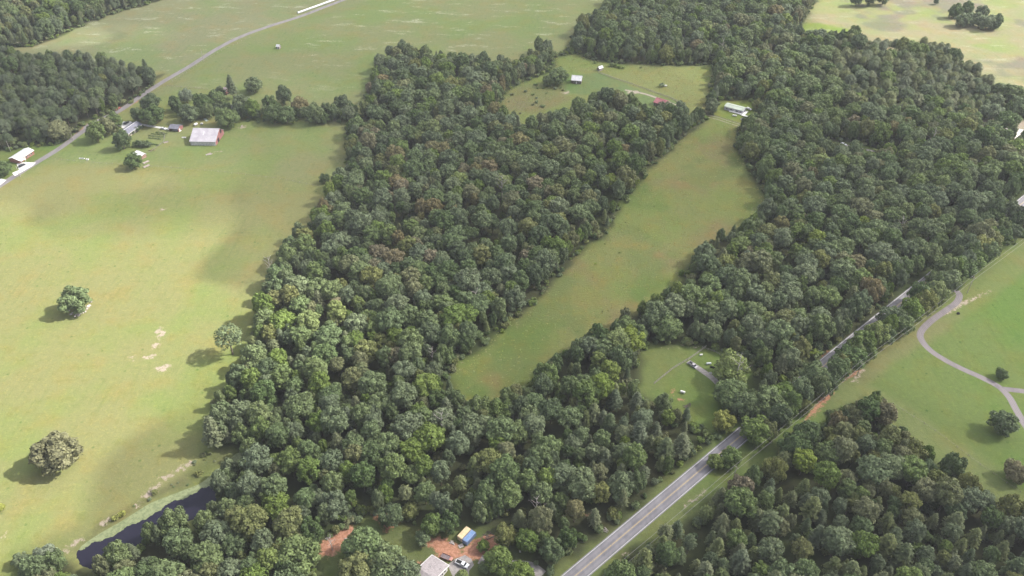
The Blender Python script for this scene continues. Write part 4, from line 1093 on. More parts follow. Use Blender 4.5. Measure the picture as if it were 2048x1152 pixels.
# ------------------------------------------------------------------ dead and bare trees
def bare_tree(px, py, hpx, label, mat=DEADWOOD, lean=0.0, seed=1, parent_dense=1.0, r0=.26):
    r = random.Random(seed)
    x, y = ground(px, py, 0); s_ = to_px(x, y, 6)[2]; H = hpx / (s_ * .74)
    t = empty("dead_tree", (x, y, 0)); tag(t, label, "dead tree")
    tr = MB(); top = Vector((lean * H, 0, H))
    tr.tube((0, 0, -.2), top * .5, r0, r0 * .65, 7); tr.tube(top * .5, top, r0 * .65, .04, 6); tr.build("trunk", mat, t)
    for i in range(8):
        q = .38 + .075 * i; a = i * 2.3 + r.uniform(-.3, .3); L = H * (.36 - .028 * i) * r.uniform(.8, 1.2)
        p0 = top * q; d = Vector((math.cos(a), math.sin(a), r.uniform(.5, 1.0))).normalized()
        p1 = p0 + d * L * .55; p2 = p1 + (d + Vector((r.uniform(-.4, .4), r.uniform(-.4, .4), .2))).normalized() * L * .5
        lb = MB(); lb.tube(p0, p1, .12, .07, 5); lb.tube(p1, p2, .07, .03, 4)
        for k in range(3):
            e = p1 + (p2 - p1) * (k / 3.0); f = e + Vector((r.uniform(-1, 1), r.uniform(-1, 1), r.uniform(.1, .9))) * L * .22
            lb.tube(e, f, .05, .02, 4)
        lb.build("limb", mat, t)
    return t
bare_tree(886, 878, 62, "pale dead snag rising above the canopy over the homestead wood", seed=3)
bare_tree(1072, 1036, 52, "bare forked dead tree among pines near the highway bend", seed=5)
bare_tree(2034, 1078, 62, "bleached dead tree in the corner wood below the lawn", seed=8, r0=.3)
bare_tree(546, 560, 44, "bare whitish crown at the pasture edge of the central wood", seed=9, r0=.3)
bare_tree(952, 628, 46, "thin dead tree by the meadow edge of the central wood", seed=12)
bare_tree(1004, 400, 44, "pale leafless stems deep in the shaded central wood", seed=14)
bare_tree(1793, 478, 40, "leafless tree in the wood above the shaded highway", seed=16)
bare_tree(866, 730, 36, "grey bare top in the sunlit part of the central wood", seed=17)
bare_tree(1468, 772, 66, "white bare limbs showing inside the yellowish yard tree", seed=19, r0=.34)
bare_tree(1858, 300, 36, "small dead tree among trees below the plantation", seed=21)
bare_tree(665, 1100, 34, "broken dead trunk standing in the homestead clearing", seed=23)
bare_tree(1103, 520 + 30, 30, "leafless sapling at the meadow strip edge", seed=25)
bare_tree(1440, 60 + 60, 34, "bare grey tree at the wood corner beside the log cabin clearing", seed=27)
bare_tree(1778, 700 - 20, 30, "bare pale stems within the highway tree belt", seed=29)

# ------------------------------------------------------------------ buildings
M_WHITE = surf("white_paint", (.78, .77, .75), .7, .05, 1.0)
M_WROOF = surf("white_metal_roof", (.72, .71, .74), .5, .05, .4, col2=(.60, .59, .62))
M_LROOF = surf("lilac_metal_roof", (.50, .47, .50), .5, .06, .25, col2=(.42, .39, .43))
M_GROOF = surf("grey_shingle", (.22, .22, .27), .9, .10, .8)
M_SHING = surf("brown_grey_shingle", (.33, .295, .30), .95, .10, 1.2, bump=.3)
M_BRICK = surf("red_brick", (.34, .16, .12), .9, .12, 2)
M_RED = surf("red_paint", (.30, .12, .115), .8, .12, 1.0, col2=(.26, .13, .12))
M_GREENR = surf("pale_green_roof", (.40, .45, .38), .6, .05, .4)
M_WOOD = surf("weathered_boards", (.30, .26, .24), .95, .18, 1.6)
M_LOG = surf("dark_logs", (.15, .12, .11), .95, .15, 2)
M_GLASS = surf("window_glass", (.04, .05, .06), .15, .05, 1, spec=.6)
M_DARK = surf("dark_opening", (.02, .02, .02), .9, .1, 1)
M_RUST = surf("rust_red_roof", (.36, .13, .15), .8, .1, .35, col2=(.30, .12, .13))
M_RUSTW = surf("pink_white_sheet", (.66, .55, .55), .7, .1, .5, col2=(.42, .18, .18))
M_STONE = surf("pale_stone", (.52, .46, .44), .95, .15, 1.2)
M_PLANK = surf("grey_planks", (.44, .37, .34), .95, .12, 1.5)
M_METAL = surf("galvanised_metal", (.45, .46, .48), .4, .08, 2, metal=.6)
M_BLACK = surf("black_rubber", (.025, .025, .028), .8, .1, 3)
M_CREAM = surf("cream_panel", (.62, .50, .36), .75, .06, .8)

def frame(p0, p1, z):
    """origin and angle of a line seen at height z"""
    a = Vector(ground(*p0, z)); b = Vector(ground(*p1, z)); d = b - a
    return a, b, d.length, math.atan2(d.y, d.x)
def gable(name, p0, p1, depth, wall_h, rise, label, cat, wallm, roofm, endm=None, ridge_at=.5, over=.5, win=(), doors=(), base=0.0, ribs=True, endwin=(), open_front=False, trim=None, back_door=None):
    """p0->p1: near eave seen in the photograph, left to right; the house runs back from it"""
    a, b, L, ang = frame(p0, p1, wall_h)
    L -= 2 * over
    t = empty(name, (a.x, a.y, base), ang); tag(t, label, cat)
    # local: x along eave, y into the scene; walls from over..
    x0, x1, y0, y1 = over, over + L, over, over + depth
    yr = y0 + depth * ridge_at
    wt = .18
    w = MB()
    if not open_front: w.box(x0, x1, y0, y0 + wt, 0, wall_h)
    w.box(x0, x1, y1 - wt, y1, 0, wall_h)
    w.build("wall", wallm, t)
    for xx in (x0, x1 - wt):
        e = MB(); e.prism([(y0 + wt + .003, 0), (y1 - wt - .003, 0), (y1 - wt - .003, wall_h), (yr, wall_h + rise - .12), (y0 + wt + .003, wall_h)], xx, xx + wt); e.build("gable_wall", endm or wallm, t)
    for s_ in (0, 1):
        ya, yb = (y0 - over, yr) if s_ == 0 else (y1 + over, yr)
        f_ = rise / (yr - y0) if s_ == 0 else rise / (y1 - yr)
        za = wall_h - over * f_ + .06; zb = wall_h + rise + .06
        sgn = 1 if s_ == 0 else -1
        r_ = MB(); xs = np.linspace(x0 - over, x1 + over, max(3, int(L / 1.0)) if ribs else 2)
        r_.prism([(ya, za), (yb - sgn * .002, zb), (yb - sgn * .002, zb + .12), (ya, za + .12)], x0 - over, x1 + over)
        if ribs:
            for xx in xs[1:-1]: r_.prism([(ya, za + .122), (yb - sgn * .05, zb + .122), (yb - sgn * .05, zb + .17), (ya, za + .17)], xx - .05, xx + .05)
        else:
            n_c = max(3, int(abs(yb - ya) / .6))
            for q in range(n_c):
                f0, f1 = q / n_c, (q + 1) / n_c - .03
                r_.prism([(ya + (yb - ya) * f0, za + (zb - za) * f0 + .122), (ya + (yb - ya) * f1, za + (zb - za) * f1 + .122), (ya + (yb - ya) * f1, za + (zb - za) * f1 + .13), (ya + (yb - ya) * f0, za + (zb - za) * f0 + .15)], x0 - over, x1 + over)
        r_.build("roof", roofm, t)
    cp = MB(); cp.box(x0 - over - .01, x1 + over + .01, yr - .14, yr + .14, wall_h + rise + .13, wall_h + rise + .26); cp.build("ridge_cap", trim or roofm, t)
    if trim:
        g = MB(); f_ = rise / (yr - y0); g.box(x0 - over, x1 + over, y0 - over - .12, y0 - over - .003, wall_h - over * f_ - .08, wall_h - over * f_ + .16); g.build("gutter", trim, t)
    for (u, wd, z0, hh) in win:
        xc = x0 + L * u
        f = MB(); f.box(xc - wd / 2 - .1, xc + wd / 2 + .1, y0 - .05, y0 - .003, z0 - .1, z0 + hh + .1); fo = f.build("window", M_WHITE, t)
        g = MB(); g.box(xc - wd / 2, xc + wd / 2, y0 - .07, y0 - .053, z0, z0 + hh); g.build("pane", M_GLASS, fo)
    for (u, wd, hh) in doors:
        xc = x0 + L * u; f = MB(); f.box(xc - wd / 2, xc + wd / 2, y0 - .06, y0 - .003, 0, hh); f.build("door", M_WHITE if wd < 1.5 else M_DARK, t)
    for (side, v, wd, z0, hh, mt) in endwin:
        xx = x1 if side else x0; yc = y0 + depth * v
        f = MB(); f.box(*((xx + .003, xx + .06) if side else (xx - .06, xx - .003)), yc - wd / 2, yc + wd / 2, z0, z0 + hh); f.build("door" if z0 < .1 else "window", mt, t)
    return t, (x0, x1, y0, y1, yr)

barn, bd = gable("barn", (378,283), (431,284), 19.0, 3.4, 4.6, "large barn with pale metal roof and red gable ends beside the hedgerow", "barn", surf("whitewashed_boards", (.60, .58, .57), .9, .1, 1.0), M_LROOF, M_RED, ridge_at=.62, over=.5,
                 endwin=((1, .33, 3.2, 0.02, 3.0, M_DARK), (1, .72, 2.6, 3.5, 2.6, M_DARK), (1, .72, 3.2, .02, 3.0, M_RED)))
sl = MB(); sl.prism([(bd[2] + 5.5, 3.4 + 2.35), (bd[2] + 10.4, 3.4 + 4.15), (bd[2] + 10.4, 3.4 + 4.21), (bd[2] + 5.5, 3.4 + 2.41)], 8.8, 9.5); o = sl.build("skylight_strip", surf("clear_sheet", (.72, .70, .73), .4, .03, .5), barn)
for k in range(14):
    pl = MB(); xx = bd[0] + 1.2 + k * (bd[1] - bd[0] - 1.4) / 14; pl.box(xx, xx + .16, bd[2] - .06, bd[2] - .003, 0, 3.3); pl.build("batten", M_WHITE, barn)
h1, d1 = gable("ranch_house", (36.5,321), (68.6,300.5), 8.2, 2.9, 1.3, "brick ranch house under a bright white roof by the country road", "house", M_BRICK, surf("bright_white_roof", (.86, .86, .87), .5, .03, .5), over=.5,
               win=((.25, 1.2, 1.0, 1.1), (.5, 1.2, 1.0, 1.1), (.66, .9, 1.0, 1.1), (.82, 1.2, 1.0, 1.1)), doors=((.38, 1.0, 2.1),))
pc_ = MB()
for xx in (d1[0] - .2, d1[0] + 3.2):
    for yy in (d1[2] - 2.6,): pc_.box(xx, xx + .14, yy, yy + .14, 0, 2.5)
pc_.build("porch_post", M_WHITE, h1)
pr = MB(); pr.prism([(d1[2] - 2.9, 2.45), (d1[2] - .55, 2.62), (d1[2] - .55, 2.72), (d1[2] - 2.9, 2.55)], d1[0] - .4, d1[0] + 3.6); pr.build("carport_roof", M_WHITE, h1)
h2, d2 = gable("ranch_house", (254,269.5), (285.5,248), 8.6, 2.8, 1.6, "long grey-roofed ranch house with shrubs along its front wall", "house", surf("cream_siding", (.62, .52, .46), .8, .08, .8), M_GROOF, over=.5, ribs=False, trim=M_WHITE,
               win=((.2, 1.3, 1.0, 1.1), (.42, 1.3, 1.0, 1.1), (.62, 1.6, .9, 1.2), (.86, 1.2, 1.0, 1.1)), doors=((.52, 1.0, 2.1),))
gable("red_shed", (336,257), (356,259), 7.0, 2.4, 1.5, "small red open-fronted shed at the end of the house drive", "shed", M_RED, surf("slate_roof", (.20, .20, .24), .8, .1, .6), over=.3, ridge_at=.5, open_front=True, endwin=((1, .3, 1.2, .02, 2.0, M_WHITE),))
lt, ld = gable("white_shed", (265,307), (281,314), 4.6, 2.3, .7, "small shed with flat-looking white roof and red-brown wall below the garden", "shed", surf("red_brown_boards", (.38, .24, .19), .9, .12, 1), M_WROOF, over=.3, ridge_at=.75)
gable("cabin", (1142,160), (1163,162), 7.0, 3.2, 2.6, "dark log cabin with white metal roof in the mown clearing", "cabin", M_LOG, M_WROOF, over=.5, win=((.3, .9, 1.0, 1.1), (.75, .9, 1.0, 1.1)), doors=((.52, .95, 2.0),))
gable("shed", (1199,138), (1207,135), 3.0, 2.2, 1.3, "tiny grey shed with white roof beyond the log cabin", "shed", M_WOOD, M_WROOF, over=.2)
gable("old_barn", (1306,204), (1328,211), 9.0, 3.0, 2.0, "rusty red-roofed barn half hidden by trees below the farm track", "barn", M_WOOD, M_RUST, over=.5)
gable("field_hut", (551,93), (558,94), 3.2, 2.2, 1.2, "tiny hut alone in the upper field", "hut", M_WOOD, M_WROOF, over=.3, doors=((.5, .8, 1.8),))
gable("cottage", (443,182), (452,184), 6.0, 3.0, 2.0, "red cottage mostly hidden in the hedgerow trees", "house", M_RED, surf("pinkish_roof", (.5, .4, .4), .7, .1, .6), over=.3)
gable("cottage", (455,217), (463,218), 4.0, 4.0, 2.2, "small white building peeping out between hedgerow trees", "house", M_WHITE, M_WHITE, over=.3)
tr_, dt = gable("trailer_home", (1448,212.5), (1486,222.5), 7.2, 2.9, .9, "long trailer home with pale green roof and porch facing the meadow", "house", surf("lavender_siding", (.50, .48, .54), .8, .06, 1), M_GREENR, over=.3, win=((.15, 1, 1, 1), (.38, 1.2, 1, 1), (.7, 1.2, 1, 1), (.88, .9, 1, 1)), doors=((.55, 1, 2.1),), endwin=((1, .5, 1.2, 1, 1, M_GLASS),))
for q in range(8):
    po = MB(); xx = dt[0] + 5 + q * 1.45; po.box(xx, xx + .12, dt[2] - 1.9, dt[2] - 1.78, 0, 1.7); po.build("porch_post", M_WHITE, tr_)
pf = MB(); pf.box(dt[0] + 5, dt[0] + 15.3, dt[2] - 2, dt[2] - .08, .5, .62); pf.build("porch_floor", M_WHITE, tr_)
dk = MB(); dk.box(dt[1] + .4, dt[1] + 2.6, dt[2] - 3.2, dt[3] - 1, .55, .72); dk.box(dt[1] + 2.603, dt[1] + 7.2, dt[2] - 3.2, dt[2] - 1.5, .55, .72)
for xx, yy in ((dt[1] + .4, dt[2] - 3.2), (dt[1] + 7.0, dt[2] - 3.2), (dt[1] + 7.0, dt[2] - 1.7), (dt[1] + .4, dt[3] - 1.2)): dk.box(xx, xx + .2, yy, yy + .2, 0, .547)
dk.build("deck", M_WHITE, tr_)
# bottom shingle house with an L return and white fascia
def shingle_house():
    A = Vector(ground(864, 1110, 3.4)); B = Vector(ground(829, 1151, 3.4)); Cc = Vector(ground(898, 1131, 3.4))
    u = (Cc - A); L = u.length; ang = math.atan2(u.y, u.x); v = (B - A)
    t = empty("shingle_house", (A.x, A.y, 0), ang); tag(t, "house with brown-grey shingle roof and white fascia in the clay yard", "house")
    D = 17.0
    r_ = MB(); r_.prism([(-D, 3.3), (-D, 3.45), (-D / 2, 5.6), (0, 3.45), (0, 3.3)], 0, L)
    n_c = 16
    for q in range(n_c):
        f0, f1 = q / n_c, (q + 1) / n_c - .01
        for s_ in (0, 1):
            ya = (0 if s_ == 0 else -D); yb = -D / 2
            r_.prism([(ya + (yb - ya) * f0, 3.453 + 2.15 * f0), (ya + (yb - ya) * f1, 3.453 + 2.15 * f1), (ya + (yb - ya) * f1, 3.46 + 2.15 * f1), (ya + (yb - ya) * f0, 3.485 + 2.15 * f0)], .02, L - .02)
    r_.build("roof", M_SHING, t)
    r2 = MB(); r2.prism([(-D, 3.28), (-D, 3.43), (-9.2, 4.6), (-5.0, 3.43), (-5.0, 3.28)], L + .2, L + 6.0); r2.build("roof", M_SHING, t)
    w = MB(); w.box(.5, L - .5, -D + .5, -.5, 0, 3.29); w.box(L - .497, L + 5.6, -D + .5, -5.4, 0, 3.27); w.build("wall", surf("pale_siding", (.58, .56, .54), .8, .05, 1), t)
    for xx in (-.16, L + .003):
        f = MB(); f.prism([(-D, 3.22), (-D / 2, 5.4), (0, 3.22), (0, 3.5), (-D / 2, 5.7), (-D, 3.5)], xx, xx + .16); f.build("fascia", M_WHITE, t)
    f = MB(); f.box(-.1, L + .1, .003, .16, 3.2, 3.48); f.build("gutter", M_WHITE, t)
    for (xx, yy, r0, h0) in ((3.5, -5.2, .09, .5), (7.0, -3.4, .07, .4), (5.2, -12.0, .09, .5)):
        zz = 3.45 + 2.15 * min(-yy, D + yy) / (D / 2); vp = MB(); vp.tube((xx, yy, zz - .1), (xx, yy, zz + h0), r0 * 1.6, n=8); vp.build("vent_pipe", M_METAL, t)
    for yy in (-2.2, -3.9):
        g = MB(); g.box(L - .497, L - .44, yy - .5, yy + .5, 1.1, 2.4); wo = g.build("window", M_WHITE, t)
        g = MB(); g.box(L - .437, L - .41, yy - .4, yy + .4, 1.2, 2.3); g.build("pane", M_GLASS, wo)
shingle_house()

# ------------------------------------------------------------------ containers
def container(p0, p1, side, col, label, tarp=False):
    a = Vector(ground(*p0, 2.59)); b = Vector(ground(*p1, 2.59)); d = (b - a); ang = math.atan2(d.y, d.x); L = 6.06; W = 2.44
    t = empty("shipping_container", (a.x, a.y, 0), ang); tag(t, label, "container")
    m_ = surf("container_" + label.split()[0], col, .6, .08, 1)
    s_ = 1 if side > 0 else -1
    y0, y1 = (0, W) if side > 0 else (-W, 0)
    w = MB(); w.box(.06, L - .06, y0 + .06, y1 - .06, .12, 2.50)
    w.build("body", m_, t)
    for (ya, yb) in ((y0 + .01, y0 + .057), (y1 - .057, y1 - .01)):
        c_ = MB()
        for k in range(20): xx = .25 + k * (L - .5) / 20; c_.box(xx, xx + .14, ya, yb, .2, 2.4)
        c_.build("corrugation", m_, t)
    fr = MB()
    for xx in (0, L - .14):
        for yy in (y0, y1 - .14): fr.box(xx, xx + .14, yy, yy + .14, 0, 2.59)
    fr.build("corner_post", m_, t)
    rf = MB(); rf.box(.143, L - .143, y0 + .02, y1 - .02, 2.503, 2.56)
    for k in range(14): xx = .3 + k * .4; rf.box(xx, xx + .16, y0 + .2, y1 - .2, 2.563, 2.59)
    rf.build("roof", surf("roof_" + label.split()[0], tuple(min(.8, x * 1.15) for x in col), .55, .07, .8), t)
    for s2 in (0, 1):
        dd = MB(); ya = y0 + .16 + s2 * 1.07; dd.box(-.03, .055, ya, ya + 1.05, .2, 2.45); do = dd.build("door", m_, t)
        hb = MB(); hb.tube((-.06, ya + .5, .25), (-.06, ya + .5, 2.4), .03); hb.build("handle", M_METAL, do)
    if tarp:
        q = MB()
        for (xa, ya_, wx, wy) in ((.6, .5, 1.2, .9), (2.2, .9, 1.6, .8), (4.3, .6, 1.0, 1.1)): q.box(xa, xa + wx, y0 + ya_, y0 + ya_ + wy, 2.593, 2.64)
        q.build("roof_patch", surf("blue_tarp", (.16, .30, .55), .6, .1, 1), t)
container((923.5,1077.8), (939.5,1060.5), 1, (.60, .47, .29), "tan shipping container standing against the blue one on red clay")
container((924.6,1078.5), (940.6,1061.2), -1, (.17, .24, .40), "blue shipping container beside the tan one on red clay", True)

# ------------------------------------------------------------------ vehicles
def wheels(t, xs, w, r, mat=M_BLACK):
    for xx in xs:
        for s_ in (-1, 1):
            m_ = MB(); m_.tube((xx, s_ * (w / 2 - .22), r), (xx, s_ * (w / 2 + .0), r), r, n=12); wo = m_.build("wheel", mat, t)
            m_ = MB(); m_.tube((xx, s_ * (w / 2 + .003), r), (xx, s_ * (w / 2 + .02), r), r * .55, n=10); m_.build("rim", M_METAL, wo)
def car(px0, px1, paint, label, kind='car', L=4.6, W=1.8):
    """px0 tail, px1 nose (ground)"""
    a = Vector(ground(*px0, .8)); b = Vector(ground(*px1, .8)); m0 = (a + b) / 2; ang = math.atan2((b - a).y, (b - a).x)
    t = empty("parked_pickup" if kind == 'pickup' else "parked_car", (m0.x, m0.y, .012), ang); tag(t, label, "pickup" if kind == 'pickup' else "car")
    h = L / 2; hw = W / 2
    def body(prof, y, name, m_, inset=0.0):
        mb = MB(); n = len(prof)
        mb.add([(x, -y, z) for x, z in prof] + [(x, y, z) for x, z in prof], [(i, (i + 1) % n, n + (i + 1) % n, n + i) for i in range(n)] + [tuple(range(n - 1, -1, -1)), tuple(range(n, 2 * n))])
        o = mb.build(name, m_, t); bv = o.modifiers.new("soft_edges", 'BEVEL'); bv.width = .07; bv.segments = 2; return o
    if kind == 'pickup':
        body([(-h, .45), (-h, 1.0), (-.35, 1.02), (-.35, .98), (h - .1, 1.0), (h, .85), (h, .45)], hw, "body", paint)
        body([(-.3, 1.0), (-.22, 1.75), (1.05, 1.78), (1.65, 1.0)], hw - .12, "cabin", paint)
        q = MB(); q.box(-h + .12, -.42, -hw + .14, hw - .14, 1.022, 1.05); q.build("truck_bed", M_DARK, t)
        for s_ in (-1, 1):
            q = MB(); q.box(-h + .05, -.40, s_ * (hw - .11) - .06, s_ * (hw - .11) + .06, 1.052, 1.28); q.build("bed_side", paint, t)
        q = MB(); q.box(-h, -h + .08, -hw + .1, hw - .1, 1.03, 1.27); q.build("tailgate", paint, t)
        q = MB(); q.add([(1.13, -hw + .2, 1.74), (1.13, hw - .2, 1.74), (1.68, hw - .2, 1.04), (1.68, -hw + .2, 1.04)], [(0, 1, 2, 3)]); q.add([(1.10, -hw + .2, 1.74), (1.10, hw - .2, 1.74), (1.64, hw - .2, 1.02), (1.64, -hw + .2, 1.02)], [(3, 2, 1, 0)]); q.build("windscreen", M_GLASS, t)
        for s_ in (-1, 1):
            q = MB(); q.box(-.15, 1.0, s_ * (hw - .11) - .015, s_ * (hw - .11) + .015, 1.12, 1.62); q.build("side_window", M_GLASS, t)
        wheels(t, (-h + 1.1, h - 1.0), W, .38)
    else:
        body([(-h, .35), (-h, .85), (-h + .2, .95), (h - 1.3, .98), (h - .1, .8), (h, .65), (h, .35)], hw, "body", paint)
        body([(-h + .25, .95), (-h + .75, 1.42), (.35, 1.46), (1.1, .97)], hw - .13, "cabin", paint)
        q = MB(); q.add([(.42, -hw + .2, 1.43), (.42, hw - .2, 1.43), (1.12, hw - .2, 1.0), (1.12, -hw + .2, 1.0)], [(0, 1, 2, 3)]); q.build("windscreen", M_GLASS, t)
        q = MB(); q.add([(-h + .2, -hw + .2, .99), (-h + .2, hw - .2, .99), (-h + .7, hw - .2, 1.41), (-h + .7, -hw + .2, 1.41)], [(0, 1, 2, 3)]); q.build("rear_window", M_GLASS, t)
        for s_ in (-1, 1):
            q = MB(); q.box(-h + .9, .5, s_ * (hw - .12) - .015, s_ * (hw - .12) + .015, 1.02, 1.36); q.build("side_window", M_GLASS, t)
        wheels(t, (-h + .85, h - .85), W, .32)
    for s_ in (-1, 1):
        q = MB(); q.box(h - .01, h + .03, s_ * (hw - .3) - .15, s_ * (hw - .3) + .15, .58, .74); q.build("headlight", M_WHITE, t)
    return t
def paint(name, col): return surf(name, col, .3, .02, 1, spec=.5)
car((910.5,1121), (938.5,1134), paint("white_car_paint", (.80, .80, .82)), "white pickup with dark bed parked on the gravel pad beside the shingle house", 'pickup', 5.7, 2.0)
car((36,334), (51,326.5), paint("black_car_paint", (.03, .035, .04)), "dark car parked on the white concrete driveway by the road", L=4.9, W=1.9)
car((249,247), (255,243.5), paint("black_car_paint", (.03, .035, .04)), "black car on the concrete pad behind the grey ranch house", L=4.7, W=1.9)
car((323,255.8), (330,257.2), paint("white_car_paint", (.8, .8, .82)), "white car at the end of the drive before the red shed", L=4.5)
car((1491,214.5), (1504,219.5), paint("white_car_paint", (.8, .8, .82)), "white car beyond the deck of the trailer home", L=4.9, W=1.9)
car((1484,238), (1490,238.5), paint("silver_car_paint", (.55, .5, .55)), "small silver car at the lawn end below the trailer home", L=4.2)
car((1381,726), (1391,733.5), paint("lilac_grey_paint", (.45, .42, .46)), "grey pickup parked at the top of the gravel drive", 'pickup', 5.4, 1.9)
car((231,219.5), (238.5,214.5), paint("red_car_paint", (.45, .09, .08)), "red pickup parked on the road verge under the plantation trees", 'pickup', 5.4, 1.9)
car((1684,287), (1690,288.5), paint("white_car_paint", (.8, .8, .82)), "white car on the farm lane in the small glade", L=4.5)
# utility trailer next to the white pickup
def trailer():
    a = Vector(ground(884, 1111, .6)); b = Vector(ground(904, 1119, .6)); m0 = (a + b) / 2; ang = math.atan2((b - a).y, (b - a).x)
    t = empty("utility_trailer", (m0.x, m0.y, .01), ang); tag(t, "brown flatbed trailer with a rusty front rack behind the white pickup", "trailer")
    q = MB(); q.box(-2.6, 1.2, -1.0, 1.0, .55, .68); q.build("bed", surf("trailer_deck", (.20, .16, .17), .9, .15, 2), t)
    for s_ in (-1, 1):
        q = MB(); q.box(-2.6, 1.2, s_ * 1.04 - .035, s_ * 1.04 + .035, .60, 1.0); q.build("side_rail", surf("rusty_rail", (.28, .12, .10), .9, .15, 2), t)
    q = MB(); q.box(1.25, 2.4, -.8, .8, .6, .95); q.build("tool_box", surf("rusty_box", (.48, .24, .20), .8, .1, 1), t)
    q = MB(); q.tube((2.4, .5, .55), (3.4, 0, .5), .06); q.tube((2.4, -.5, .55), (3.4, 0, .5), .06); q.build("drawbar", M_DARK, t)
    wheels(t, (-1.2, -.4), 2.4, .35)
trailer()

# ------------------------------------------------------------------ poles and wires
POLE = surf("pole_timber", (.42, .37, .34), .9, .12, 3)
def pole(px, py, hpx, label, arm=True, ang=.7, lamp=False):
    x, y = ground(px, py, 0); s_ = to_px(x, y, 5)[2]; H = hpx / (s_ * .78)
    t = empty("utility_pole", (x, y, 0), ang); tag(t, label, "pole")
    q = MB(); q.tube((0, 0, -.2), (0, 0, H), .19, .13, 8); q.build("post", POLE, t)
    if arm:
        q = MB(); q.box(-.06, .06, -1.1, 1.1, H - .9, H - .76); q.build("crossarm", POLE, t)
        for yy in (-1, 0, 1):
            q = MB(); q.tube((0, yy, H - .757), (0, yy, H - .5), .06, .05, 6); q.build("insulator", M_WHITE, t)
    if lamp:
        q = MB(); q.tube((0, 0, H - 1.0), (0, 1.3, H - .5), .05); q.build("lamp_arm", M_METAL, t)
        q = MB(); q.blob(0, 1.5, H - .5, .28, .45, .16); q.build("lamp_head", M_WHITE, t)
    return Vector((x, y, H))
pA = pole(1466, 960, 34, "utility pole in the brush where the highway leaves the trees")
pB = pole(1714, 752, 31, "utility pole at the lawn edge beside the clay track end")
pC = pole(1934, 586, 33, "utility pole near the head of the park path")
pD = Vector((*ground(2170, 405, 0), 12)); pZ = Vector((*ground(1080, 1290, 0), 11))
pole(40.8, 353.6, 19, "utility pole beside the concrete driveway of the white-roofed house")
pole(145.8, 279, 11, "street lamp pole under the plantation edge by the country road", arm=False, lamp=True)
pole(406.7, 120, 18, "thin pole beside the country road in the upper fields", arm=False)
pole(22, 304, 20, "bare pole against the plantation edge behind the white-roofed house", arm=False)
WIRE = surf("cable", (.35, .34, .34), .5, .05, 1)
def wire(a, b, off, sag=1.2):
    d = (b - a).normalized(); nn = Vector((-d.y, d.x, 0)).normalized() * off
    q = MB(); n = 16; pr_ = None
    for i in range(n + 1):
        u = i / n; p = a.lerp(b, u) + nn; p.z -= sag * 4 * u * (1 - u) + .5
        if pr_ is not None: q.tube(pr_, p, .045, n=4)
        pr_ = p
    tag(q.build("power_line", WIRE), "thin power line " + wire.names.pop(0), "power line")
wire.names = ["down to the corner by the homestead road end", "on its field-side arm, down to the homestead road end", "between the brush pole and the clay track pole", "on its road-side arm from brush pole to clay track pole", "between clay track pole and park path pole", "on its road-side arm toward the park path pole", "from the park path pole towards the pale lot", "on its road-side arm to the pale lot", "", ""]
for a, b in ((pZ, pA), (pA, pB), (pB, pC), (pC, pD)):
    for off in (1.0, -1.0): wire(a, b, off)

# ------------------------------------------------------------------ fences
FENCE = surf("fence_timber", (.36, .33, .29), .95, .15, 2)
def fence(pts, label, gap=3.0, h=1.2, rails=2, name="rail_fence", pr=.07, rail_r=.05):
    W_ = [Vector(ground(*p)) for p in pts]; a0 = W_[0]
    t = empty(name, (a0.x, a0.y, 0)); tag(t, label, "fence")
    pm = None; k = 0
    for i in range(len(W_) - 1):
        a, b = W_[i], W_[i + 1]; n = max(1, int(round((b - a).length / gap)))
        for j in range(n + (1 if i == len(W_) - 2 else 0)):
            p = a.lerp(b, j / n) - a0
            if pm is None:
                q = MB(); q.box(-pr, pr, -pr, pr, -.1, h); o = q.build("post", FENCE, t); pm = o.data
            else: o = put("post", pm, t)
            o.location = (p.x, p.y, 0)
        for r_ in range(rails):
            z = h * (.85 - .4 * r_); q = MB(); q.tube((a.x - a0.x, a.y - a0.y, z), (b.x - a0.x, b.y - a0.y, z), rail_r, n=4); q.build("rail", FENCE, t)
    return t
fence([(1308,768),(1345,738),(1382,716),(1404,700),(1412,694)], "grey rail fence running diagonally across the yard clearing", 2.6, 1.4, 3, rail_r=.07)
fence([(1404,696),(1428,704),(1450,716)], "dark fence at the top of the yard clearing", 3, 1.3, 2)
fence([(1196,145),(1230,158),(1262,168),(1300,182),(1340,196),(1372,212)], "long dark fence between mown clearing and rough field", 3.2, 1.3, 3, rail_r=.09)
fence([(98,318),(200,327),(330,335),(450,345),(560,358),(680,382)], "thin wire fence crossing the pasture below the barn", 5, 1.1, 2, "wire_fence", .06, .02)
fence([(300,170),(345,173),(400,178),(440,182)], "field fence behind the hedgerow trees", 4, 1.2, 2, "wire_fence", .07, .03)
fence([(345,163),(400,128),(450,98),(500,76)], "roadside wire fence along the upper field", 5, 1.2, 1, "wire_fence", .08, .02)
fence([(318,262),(330,270),(328,284),(318,292),(300,305),(290,306)], "small fence round the garden corner", 2.5, 1.1, 2)
fence([(1425,231),(1450,238),(1480,248)], "low fence between trailer home lawn and meadow strip", 3, 1.0, 2)
fence([(1785,808),(1870,862),(1960,930),(2040,985)], "wire fence at the foot of the big lawn", 6, 1.1, 2, "wire_fence", .06, .02)
fence([(110,292),(165,262),(176,247)], "wire fence along the plantation verge", 4, 1.1, 2, "wire_fence", .06, .02)

